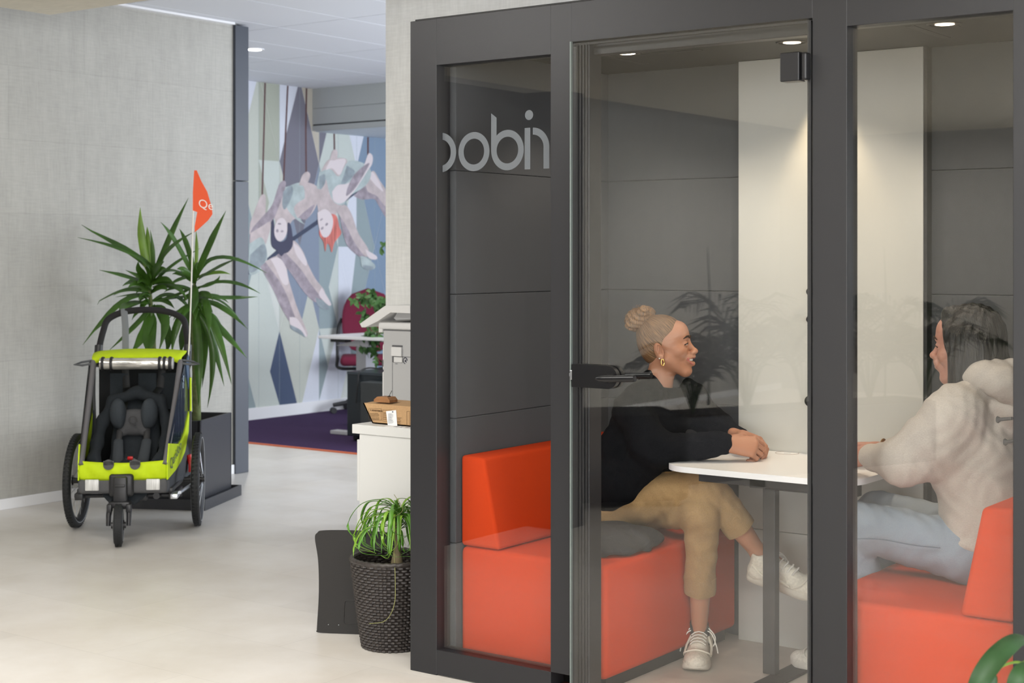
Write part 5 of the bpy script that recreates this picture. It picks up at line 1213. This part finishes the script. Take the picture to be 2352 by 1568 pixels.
def lips(parent, M, open_=True, colr=(.42, .13, .11)):
    b = MB(); m_ = mat('lip_rose' if open_ else 'lip_soft', colr, .4)
    if not open_:
        b.tube([M @ Vector(p) for p in catmull([(.0895, -.020, -.0545), (.103, -.010, -.0515), (.1085, 0, -.0515), (.103, .010, -.0515), (.0895, .020, -.0545)], 5)], .0034, n=8)
        b.tube([M @ Vector(p) for p in catmull([(.0895, -.018, -.057), (.1005, -.010, -.0605), (.1055, 0, -.061), (.1005, .010, -.0605), (.0895, .018, -.057)], 5)], .0040, n=8); b.build('lips', m_, parent); return
    b.tube([M @ Vector(p) for p in catmull([(.082, -.031, -.050), (.099, -.016, -.0480), (.1065, 0, -.0480), (.099, .016, -.0480), (.082, .031, -.050)], 5)], .0034, n=8)
    zl = -.0725 if open_ else -.060
    b.tube([M @ Vector(p) for p in catmull([(.082, -.031, -.052), (.095, -.018, zl+.003), (.1015, 0, zl), (.095, .018, zl+.003), (.082, .031, -.052)], 5)], .0040, n=8); b.build('lips', m_, parent)
    if open_:
        b = MB(); b.tube([M @ Vector(p) for p in catmull([(.076, -.0285, -.054), (.092, -.015, -.0545), (.0985, 0, -.0545), (.092, .015, -.0545), (.076, .0285, -.054)], 5)], .0052, n=8, flat=(1, .45), up=M.to_3x3() @ Vector((0, 0, 1))); b.build('teeth', mat('teeth', (.80, .77, .70), .25), parent)

def hand_sdf(wr, dirv, nrm, thumb, curls=(40, 50, 40), spread=1.0, tcurl=30, h=.0022, s=None):
    """wr wrist, dirv along the hand, nrm back of hand, thumb side"""
    s = s or SDF(); wr = Vector(wr); d = Vector(dirv).normalized(); n = Vector(nrm); n = (n-d*n.dot(d)).normalized(); t = d.cross(n); t = t if t.dot(Vector(thumb)) > 0 else -t
    s.cap(wr-d*.04, wr+d*.01, .027, .026, .01, sq=(n, 1.35))
    offs = [.030, .010, -.010, -.029]; Ls = [(.040, .024, .019), (.044, .028, .020), (.041, .026, .019), (.032, .020, .017)]
    ks = [.086, .089, .084, .076]
    for i in range(4):
        kn = wr+d*ks[i]+t*offs[i]+n*(.006-.004*abs(i-1.2))
        s.cap(wr+d*.008+t*offs[i]*.55, kn, .0155, .0118, .014)
        p = kn; ang = 0
        axis = t
        for j, L in enumerate(Ls[i]):
            ang += math.radians(curls[j]+i*3)
            q = p+(d*math.cos(ang)-n*math.sin(ang)+t*(offs[i]*.8*spread*(1 if j == 0 else 0)))*L
            s.cap(p, q, .0098-.0009*j, .0088-.0010*j, .0035 if j == 0 else .002); p = q
    s.ell(wr+d*.05+t*.002-n*.002, (.042, .036, .014), .012, Matrix((( d.x, t.x, n.x, 0), (d.y, t.y, n.y, 0), (d.z, t.z, n.z, 0), (0, 0, 0, 1))))
    b = wr+d*.018+t*.026-n*.006
    a = math.radians(tcurl); p = b+(d*.72+t*.62-n*.28)*.040; s.cap(wr+d*.012+t*.012-n*.004, b, .015, .015, .012); s.cap(b, p, .0145, .0115, .012)
    q = p+(d*.9+t*(.4-math.sin(a))-n*.35).normalized()*.030; s.cap(p, q, .0108, .0095, .003); r = q+(d*.9-t*.45*math.sin(a)*2-n*.4).normalized()*.025; s.cap(q, r, .0092, .0075, .002)
    return s
def sneaker(parent, M, name='sneaker', base=(.66, .62, .53)):
    s = SDF(); s.cap((.03, 0, .035), (.235, 0, .028), .036, .030, .02, sq=((0, 0, 1), 1.15)); s.ell((.20, .0, .034), (.066, .044, .030), .02); s.cap((.03, 0, .04), (.035, 0, .085), .036, .033, .02); s.cap((.05, 0, .085), (.15, 0, .055), .030, .032, .02)
    s.cut((.035, 0, .125), (.032, .024, .03), .008); s.plane((0, 0, .012), (0, 0, -1), .004)
    P = s.mesh(.004, M=M); up = meshobj(name, [P], mat(name+'_upper', base, .7, noise=120, vary=.12, bump=.5), parent)
    b = MB(); out = [(.0, 0), (.004, .028), (.05, .036), (.12, .034), (.19, .046), (.245, .036), (.270, .0), (.245, -.040), (.19, -.046), (.12, -.034), (.05, -.036), (.004, -.028)]
    oc = catmull([(x-.003, y, 0) for x, y in out+[out[0]]], 4)[:-1]; rows = []
    for z, g, lift in ((0, -.004, 1), (.006, .002, 1), (.018, .003, 0), (.030, .0, 0), (.034, -.010, 0)):
        rows.append(b.ring([M @ Vector((p.x+(g if p.x > .13 else -g), p.y*(1+g*18), z+(max(0, p.x-.2)**2*3 if lift else 0)+(.012 if p.x < .1 and z > .02 else 0))) for p in oc]))
    b.skin(rows); b.build('sole', mat(name+'_sole', tuple(c*.88 for c in base), .7, noise=40, vary=.1), up)
    b = MB()
    for i in range(6):
        x = .075+i*.019; z = .1165-i*.0062
        b.tube([M @ Vector(p) for p in ((x-.006, -.026, z-.012), (x, -.014, z-.001), (x+.004, 0, z+.003), (x, .014, z-.001), (x-.006, .026, z-.012))], .0028, n=6, flat=(1, 1.6))
    for q in (-1, 1):
        b.tube([M @ Vector(p) for p in catmull([(.075, 0, .106), (.085, q*.03, .112), (.10, q*.055, .085), (.105, q*.045, .055), (.085, q*.015, .095)], 5)], .0024, n=6)
        b.tube([M @ Vector(p) for p in catmull([(.075, 0, .106), (.10, q*.04, .10), (.115, q*.06, .06), (.118, q*.066, .035)], 5)], .0024, n=6)
    b.build('laces', mat('lace_white', (.72, .70, .64), .8), up)
    b = MB(); b.tube([M @ Vector(p) for p in catmull([(.175, .047, .038), (.205, .040, .056), (.215, .0, .068), (.205, -.040, .056), (.175, -.047, .038)], 5)], .003, n=6)
    for q in (-1, 1):
        b.tube([M @ Vector(p) for p in catmull([(.085, q*.030, .085), (.12, q*.043, .058), (.165, q*.046, .040)], 5)], .003, n=6, flat=(1, 1.4)); b.tube([M @ Vector(p) for p in catmull([(.02, q*.034, .075), (.06, q*.040, .050), (.10, q*.042, .038)], 5)], .003, n=6, flat=(1, 1.4))
    b.build('overlay', mat(name+'_overlay', tuple(c*1.12 for c in base), .5), up)
    b = MB(); b.tube([M @ Vector((.035+.026*math.cos(a), .022*math.sin(a), .102+.008*math.cos(a))) for a in [2*math.pi*i/20 for i in range(20)]], .006, n=8, loop=True); b.build('collar', mat(name+'_collar', tuple(c*.9 for c in base), .8), up)
    return up
def frameM(o, x, z):
    x = Vector(x).normalized(); z = Vector(z); y = z.cross(x).normalized(); z = x.cross(y)
    return Matrix(((x.x, y.x, z.x, o[0]), (x.y, y.y, z.y, o[1]), (x.z, y.z, z.z, o[2]), (0, 0, 0, 1)))
def folds(a, f1, f2, ph=0):
    return lambda X, Y, Z: .0022*np.sin(X*95+Y*60+3*np.sin(Z*24+Y*20))*np.sin(Z*70+2*np.sin(X*30))+a*(np.sin(X*f1+Z*f2*.6+2.2*np.sin(Z*f2*.5+Y*9+ph)+ph)*.6+np.sin(Z*f2+X*f1*.35+1.7*np.sin(X*19+Y*14+ph))*.5+np.sin(Y*f1*.7+Z*13+2*np.sin(X*17))*.3)

# ---- the person on the left
pa = thing('person', 'person with a blonde bun, black jumper and tan trousers, laughing on the left bench', 'person', (-2.97, 4.72, .43))
pel = Vector((-2.99, 4.76, .54)); chest = W(1497, 985, Y=4.78); neck = W(1540, 890, Y=4.78)
shN, shF = W(1452, 940, Y=4.62), W(1588, 928, Y=4.93)
elN, wrN = W(1500, 1032, Y=4.57), W(1676, 1020, Y=4.70)
elF, wrF = W(1648, 985, Y=4.99), W(1712, 1004, Y=4.93)
HD = W(1530, 798, Y=4.80); MH = frameM(HD, (math.cos(math.radians(22)), math.sin(math.radians(22)), .10), (-.12, 0, 1)) @ Matrix.Scale(.925, 4)
kS = W(1612, 1178, Y=4.62); anS = W(1606, 1440, Y=4.72); kC = W(1632, 1124, Y=4.66); anC = W(1745, 1272, Y=4.80)
hipN, hipF = Vector((-2.97, 4.66, .53)), Vector((-2.97, 4.85, .53))
bd = SDF(); bd.cap(pel, chest, .10, .10, .04); bd.cap(chest, neck-Vector((0, 0, .06)), .10, .05, .04); bd.cap(shN, elN, .042, .034); bd.cap(shF, elF, .042, .034); bd.cap(elN, wrN, .034, .024); bd.cap(elF, wrF, .034, .024)
bd.cap(shN, shF, .045, .045, .04); bd.cap(hipF, kS, .07, .048); bd.cap(hipN, kC, .07, .048)
bd.cap(kS, kS.lerp(anS, .4), .043, .046, .02); bd.cap(kS.lerp(anS, .4), anS-Vector((0, 0, .03)), .046, .025, .02); bd.cap(kC, kC.lerp(anC, .4), .043, .045, .02); bd.cap(kC.lerp(anC, .4), anC, .045, .027, .02); bd.cap(anC, anC+Vector((.06, .01, -.03)), .03, .028)
hN = (W(1740, 1028, Y=4.80)-wrN); hs = hand_sdf(wrN, (.74, .55, -.10), (.1, -.80, .62), (0, .6, .9), (38, 62, 40), h=.0022)
hs2 = hand_sdf(W(1706, 1002, Y=4.90), (.86, -.28, -.12), (.1, .5, .85), (.2, -.6, .5), (20, 40, 25))
body = meshobj('body', [bd.mesh(.006), head_sdf().mesh(.0024, M=MH), hs.mesh(.0022), hs2.mesh(.0022)], SKA, pa)
eyes(pa, MH); lips(pa, MH)
h = SDF(); h.ell((-.018, 0, .050), (.094, .0755, .082), .01); h.ell((-.045, 0, .010), (.06, .066, .075), .03); h.plane((.052, 0, .065), (.80, 0, -.60), .012)
h.cap((-.07, 0, .09), (-.085, 0, .13), .035, .03, .03)
h.cut((.02, .095, -.045), (.052, .045, .055), .01); h.cut((.02, -.095, -.045), (.052, .045, .055), .01)
hc = meshobj('hair', [h.mesh(.0035, M=MH, disp=None)], combed('blonde_combed', (.085, .045, .022), (.27, .15, .07), MH @ Vector((-.10, 0, .14)), MH.to_3x3() @ Vector((.6, 0, -.75))), pa)
h = SDF(); h.ell((-.096, 0, .118), (.058, .052, .048), .01); h.ell((-.07, .015, .140), (.038, .042, .030), .01); h.cap((-.125, -.03, .10), (-.07, -.035, .150), .024, .022, .008)
meshobj('hair_bun', [h.mesh(.003, M=MH, disp=lambda X, Y, Z: .0022*np.sin(Z*260+X*160+4*np.sin(Y*60)))], HA, hc)
b = MB(); r9 = random.Random(2)
for i in range(46):
    a = r9.uniform(0, 2*math.pi); p = Vector((-.098+.04*math.cos(a), r9.uniform(-.035, .035), .122+.04*math.sin(a))); q = p+Vector((r9.uniform(-.02, .02), r9.uniform(-.02, .02), r9.uniform(0, .02)))
    b.tube([MH @ p, MH @ ((p+q)/2+Vector((0, 0, .006))), MH @ q], .0005, n=4)
b.build('loose_strand', HA, hc)
GOLD = mat('gold', (.75, .48, .16), .25, metal=1)
b = MB(); b.tube([MH @ (Vector((-.006, -.086, -.056))+Vector((.006*math.cos(a), .0, .012*math.sin(a)))) for a in [2*math.pi*i/16 for i in range(16)]], .0022, n=8, loop=True); b.build('earring', GOLD, pa)
b = MB(); b.sphere(MH @ Vector((-.017, -.087, -.040)), .0026); b.build('ear_stud', mat('pearl', (.8, .78, .72), .2), pa)
b = MB(); dN = Vector((.74, .55, -.10)).normalized(); cB = wrN+dN*-.008; u1 = dN.orthogonal().normalized(); u2 = dN.cross(u1)
b.tube([cB+(u1*math.cos(a)+u2*math.sin(a))*.0275 for a in [2*math.pi*i/24 for i in range(24)]], .0009, n=5, loop=True); b.build('bracelet', GOLD, pa)
# jumper
BS = mat('black_jumper', (.004, .0045, .006), .95, spec=.08, noise=160, bump=.6, vary=.2)
sw = SDF(); mid = pel.lerp(chest, .5)
sw.ell(pel+Vector((-.01, 0, -.01)), (.165, .19, .10), .05); sw.cap(pel+Vector((0, -.06, .02)), chest+Vector((-.02, -.05, 0)), .125, .115, .05); sw.cap(pel+Vector((0, .06, .02)), chest+Vector((-.02, .05, 0)), .125, .115, .05)
sw.cap(shN+Vector((0, .02, -.01)), shF+Vector((0, -.02, -.01)), .062, .062, .06); sw.cap(chest, neck-Vector((.01, 0, .055)), .11, .062, .05)
sw.cap(shN, elN, .068, .062, .045); sw.cap(elN, wrN+Vector((-.02, -.01, .0)), .060, .040, .04); sw.cap(shF, elF, .066, .058, .045); sw.cap(elF, wrF-Vector((.03, 0, 0)), .056, .036, .04)
sw.ell(elN+Vector((.03, 0, -.005)), (.07, .05, .038), .03); sw.cap(elN.lerp(pel, .25), pel+Vector((.0, -.08, .05)), .07, .10, .06)
d1 = (wrN-elN).normalized(); sw.plane(wrN-d1*.002, d1, .004) if False else None
sw.cap(W(1494, 868, Y=4.75), W(1506, 905, Y=4.68), .026, .034, .02); sw.cap(W(1492, 872, Y=4.74), W(1462, 905, Y=4.66), .028, .04, .03); sw.cap(W(1492, 872, Y=4.76), W(1480, 900, Y=4.84), .03, .04, .03); sw.cap(W(1580, 885, Y=4.86), W(1600, 905, Y=4.90), .03, .035, .03); sw.ell(W(1425, 1105, Y=4.60), (.10, .09, .09), .05); sw.cut(HD+Vector((-.012, 0, -.125)), (.056, .058, .05), .02)
def cuts(sdf, c, n_, rad):   # squares off a cuff
    n_ = Vector(n_).normalized(); sdf.cut(Vector(c)+n_*rad, (rad, rad*1.0, rad), .003)
cuts(sw, wrN+Vector((.004, .002, 0)), wrN-elN, .07)
meshobj('jumper', [sw.mesh(.0055, disp=folds(.0045, 34, 60, .4))], BS, pa)
# trousers
TR = mat('tan_trousers', (.32, .205, .095), .85, spec=.2, noise=260, bump=.4, vary=.10)
tr = SDF(); tr.ell(pel+Vector((.02, 0, -.035)), (.16, .185, .085), .05); tr.cap(hipF, kS+Vector((-.01, 0, 0)), .095, .063, .05)
c1_ = kS.lerp(anS, .68); c2_2 = kC.lerp(anC, .56)
tr.cap(kS, c1_, .060, .052, .03); tr.cap(hipN, kC+Vector((-.01, -.01, .005)), .095, .066, .014); tr.cap(kC, c2_2, .060, .053, .014)
cuts(tr, c1_+Vector((0, 0, .02)), anS-kS, .11); cuts(tr, c2_2+(kC-anC).normalized()*.01, anC-kC, .11)
meshobj('trousers', [tr.mesh(.0055, disp=folds(.004, 26, 34, 1.3))], TR, pa)
for q_, dq, rq in ((c1_+Vector((0, 0, .014)), (anS-kS).normalized(), .0550), (c2_2+(kC-anC).normalized()*.004, (anC-kC).normalized(), .0560)):
    u1 = dq.orthogonal().normalized(); u2 = dq.cross(u1); b = MB(); rr = []
    for o1, r1 in ((-.050, rq-.004), (-.046, rq), (.0, rq+.001), (.018, rq-.001), (.018, rq-.007), (-.02, rq-.012)):
        rr.append(b.ring([q_+dq*o1+(u1*math.cos(a)+u2*math.sin(a))*(r1+.0018*math.sin(a*5+q_.x*9)) for a in [2*math.pi*i/40 for i in range(40)]]))
    b.skin(rr, cap=False); b.build('turn_up', TR, pa)
sneaker(pa, frameM(W(1592, 1452, Y=4.80).xyz*1 if False else Vector((anS.x-.03, anS.y+.075, .0125)), (.40, -.91, 0), (0, 0, 1)))
sneaker(pa, frameM(anC+Vector((-.035, .0, -.085)), (.93, .06, -.16), (.16, -.30, .93)))
s = SDF(); s.cap(anS+Vector((0, 0, .01)), anS+Vector((0, .01, -.05)), .033, .034); 
meshobj('sock', [s.mesh(.004)], mat('dark_sock', (.03, .03, .03), .9), pa)
s = SDF(); s.cap(anC, anC+Vector((.015, .003, -.03)), .034, .034); meshobj('sock', [s.mesh(.004)], mat('dark_sock', (.03, .03, .03), .9), pa)
# folded jacket on the bench
s = SDF(); s.ell((-2.83, 4.42, .447), (.15, .16, .024), .03); s.ell((-2.76, 4.38, .448), (.10, .13, .022), .03); s.ell((-2.76, 4.50, .450), (.095, .14, .03), .03); s.ell((-2.86, 4.5, .46), (.13, .17, .035), .03); s.plane((0, 0, .4335), (0, 0, -1), .004)
o = meshobj('jacket', [s.mesh(.006, disp=lambda X, Y, Z: .004*np.sin(X*42+Y*25+2*np.sin(Y*31)))], mat('charcoal_cloth', (.03, .03, .032), .9, noise=200, bump=.5), None)
tag(o, 'dark jacket lying flat on the left orange bench next to the tan trousers', 'jacket')

# ---- the person on the right
pb = thing('person', 'person with long dark hair, pale grey hoodie and light jeans on the right bench', 'person', (-1.64, 4.68, .43))
pel = Vector((-1.60, 4.70, .55)); chest = W(2228, 1020, Y=4.70); neck = W(2250, 905, Y=4.70)
shN, shF = W(2195, 945, Y=4.53), W(2290, 930, Y=4.87)
elN, wrN = W(2075, 1060, Y=4.47), W(1992, 1048, Y=4.60)
elF, wrF = Vector((-1.80, 4.95, .80)), W(2035, 1030, Y=4.86)
HD = W(2221, 797, Y=4.68); MH = frameM(HD, (-.99, -.02, -.06), (-.03, 0, 1)) @ Matrix.Scale(.975, 4)
kN = Vector((-2.03, 4.58, .575)); kF = Vector((-2.00, 4.82, .57)); anN = Vector((-1.90, 4.66, .10)); anF = Vector((-2.07, 4.84, .10))
hipN, hipF = Vector((-1.63, 4.60, .53)), Vector((-1.63, 4.80, .53))
bd = SDF(); bd.cap(pel, chest, .10, .10, .04); bd.cap(chest, neck-Vector((0, 0, .06)), .10, .05, .04); bd.cap(shN, elN, .042, .036); bd.cap(shF, elF, .042, .036); bd.cap(elN, wrN, .036, .026); bd.cap(elF, wrF, .036, .026); bd.cap(shN, shF, .045, .045, .04)
for hp_, kk, an in ((hipN, kN, anN), (hipF, kF, anF)): bd.cap(hp_, kk, .07, .05); bd.cap(kk, an, .048, .03)
hs = hand_sdf(wrN, (-.88, .36, -.14), (-.1, -.75, .66), (0, .5, 1), (30, 55, 40)); hs2 = hand_sdf(W(2022, 1030, Y=4.86), (-.92, -.20, -.06), (0, .45, .9), (0, -.7, .6), (15, 30, 25))
meshobj('body', [bd.mesh(.006), head_sdf(False).mesh(.0024, M=MH), hs.mesh(.0022), hs2.mesh(.0022)], SKB, pb)
eyes(pb, MH); lips(pb, MH, False, (.40, .16, .14))
h = SDF(); h.ell((-.022, 0, .050), (.102, .084, .090), .02); h.ell((-.055, 0, -.02), (.070, .078, .105), .03); h.ell((-.07, 0, -.09), (.060, .085, .08), .04)
h.cap((.030, .064, .055), (.0, .084, -.05), .018, .018, .03); h.cap((.0, .084, -.05), (.025, .080, -.17), .020, .018, .02); h.cap((.0, .075, .03), (.0, .085, -.15), .035, .030, .03); h.cap((-.05, .06, .0), (-.04, .075, -.15), .045, .04, .04)
h.cap((.055, -.050, .060), (.040, -.078, -.09), .020, .024, .03); h.cap((.0, -.075, .03), (.0, -.08, -.15), .035, .030, .03); h.cap((.045, -.02, .11), (.045, .02, .11), .02, .02, .03)
meshobj('hair', [h.mesh(.004, M=MH, disp=lambda X, Y, Z: .0016*np.sin(X*230+Z*30)+.0012*np.sin(Y*300+3*np.sin(Z*20)))], HB, pb)
HO = mat('oatmeal_hoodie', (.50, .45, .40), .92, spec=.15, noise=200, bump=.5, vary=.10, stretch=(1, 1, 4))
hd_ = SDF(); hd_.cap(pel+Vector((.02, -.05, .05)), chest+Vector((.03, -.05, 0)), .135, .125, .05); hd_.cap(pel+Vector((.02, .05, .05)), chest+Vector((.03, .05, 0)), .135, .125, .05)
hd_.cap(shN+Vector((0, .02, -.01)), shF+Vector((0, -.02, -.01)), .07, .07, .06); hd_.cap(chest, neck-Vector((-.01, 0, .05)), .11, .07, .05)
hd_.cap(shN, elN, .085, .070, .05); hd_.cap(elN, wrN+(elN-wrN).normalized()*.03, .066, .043, .04); hd_.cap(shF, elF, .075, .065, .05); hd_.cap(elF, wrF+Vector((.03, 0, 0)), .06, .042, .04)
hd_.cap(elN.lerp(shN, .35)+Vector((.03, .03, -.02)), chest+Vector((0, -.05, -.05)), .08, .11, .06)
hd_.cap(wrN+(elN-wrN).normalized()*.012, wrN+(elN-wrN).normalized()*.055, .036, .037, .006)
hd_.ell(pel+Vector((.0, 0, .005)), (.165, .195, .06), .012)
# hood lying on the shoulders
for a0_, a1_ in ((0, 1), (1, 2), (2, 3), (3, 4)):
    ring_ = [neck+Vector(v) for v in ((-.055, -.075, -.015), (.02, -.115, .015), (.09, -.06, .045), (.09, .06, .045), (.02, .11, .015))]
    hd_.cap(ring_[a0_], ring_[a1_], .036, .040, .03)
hd_.ell(neck+Vector((.12, 0, -.02)), (.08, .12, .085), .04); hd_.cut(HD+Vector((.0, 0, -.115)), (.07, .062, .06), .02)
cuts(hd_, wrN+(elN-wrN).normalized()*.012, wrN-elN, .07)
fo = folds(.0024, 38, 52, 2.0)
ho = meshobj('hoodie', [hd_.mesh(.0055, disp=fo)], HO, pb)
s = SDF(); hp_ = [W(2222, 868, Y=4.62), W(2262, 866, Y=4.585), W(2305, 880, Y=4.58), W(2345, 905, Y=4.62), W(2375, 900, Y=4.72), W(2350, 880, Y=4.82)]
for a, c in zip(hp_, hp_[1:]): s.cap(a, c, .040, .050, .03)
s.cap(W(2290, 850, Y=4.62), W(2350, 850, Y=4.66), .03, .04, .03)
meshobj('hood', [s.mesh(.005, disp=folds(.002, 50, 60, 1.0))], HO, ho)
b = MB(); q = W(2300, 963, Y=4.49)
for x0, x1, z0, z1 in ((2292, 2325, 960, 967), (2309, 2330, 1010, 1020)):
    a, c = W(x0, (z0+z1)/2, Y=4.52), W(x1, (z0+z1)/2-3, Y=4.50); b.tube([a-Vector((.004, 0, 0)), a, a.lerp(c, .2), c], [.009, .011, .0055, .005], n=8)
b.build('print', mat('print_black', (.02, .02, .025), .7), ho)
for c, r_ in ((wrF+Vector((-.01, 0, 0)), .028),):
    b = MB(); b.tube([c+Vector((0, r_*math.cos(a), r_*math.sin(a))) for a in [2*math.pi*i/24 for i in range(24)]], .004, n=6, loop=True, flat=(.6, 1.6)); b.build('watch_strap', mat('strap_ochre', (.28, .15, .05), .5), pb)
JN = mat('light_denim', (.28, .33, .39), .85, spec=.2, noise=600, bump=.4, vary=.08)
jn = SDF(); jn.ell(pel+Vector((0, 0, -.03)), (.165, .19, .095), .05)
for hp_, kk, an in ((hipN, kN, anN), (hipF, kF, anF)): jn.cap(hp_, kk, .095, .075, .05); jn.cap(kk, an+Vector((0, 0, .04)), .072, .075, .03)
meshobj('jeans', [jn.mesh(.0055, disp=folds(.0035, 40, 30, .7))], JN, pb)
b = MB(); P = catmull([W(1950, 1237, Y=4.50), W(2020, 1238, Y=4.488), W(2100, 1252, Y=4.487), W(2160, 1258, Y=4.492)], 6); b.tube(P, .0016, n=5); b.build('jeans_seam', mat('denim_seam', (.14, .18, .23), .9), pb)
sneaker(pb, frameM(Vector((-2.055, 4.84, .0125)), (-.97, -.02, 0), (0, 0, 1)), 'trainer', (.62, .60, .54))
sneaker(pb, frameM(Vector((-1.86, 4.66, .0125)), (-.97, .1, 0), (0, 0, 1)), 'trainer', (.62, .60, .54))
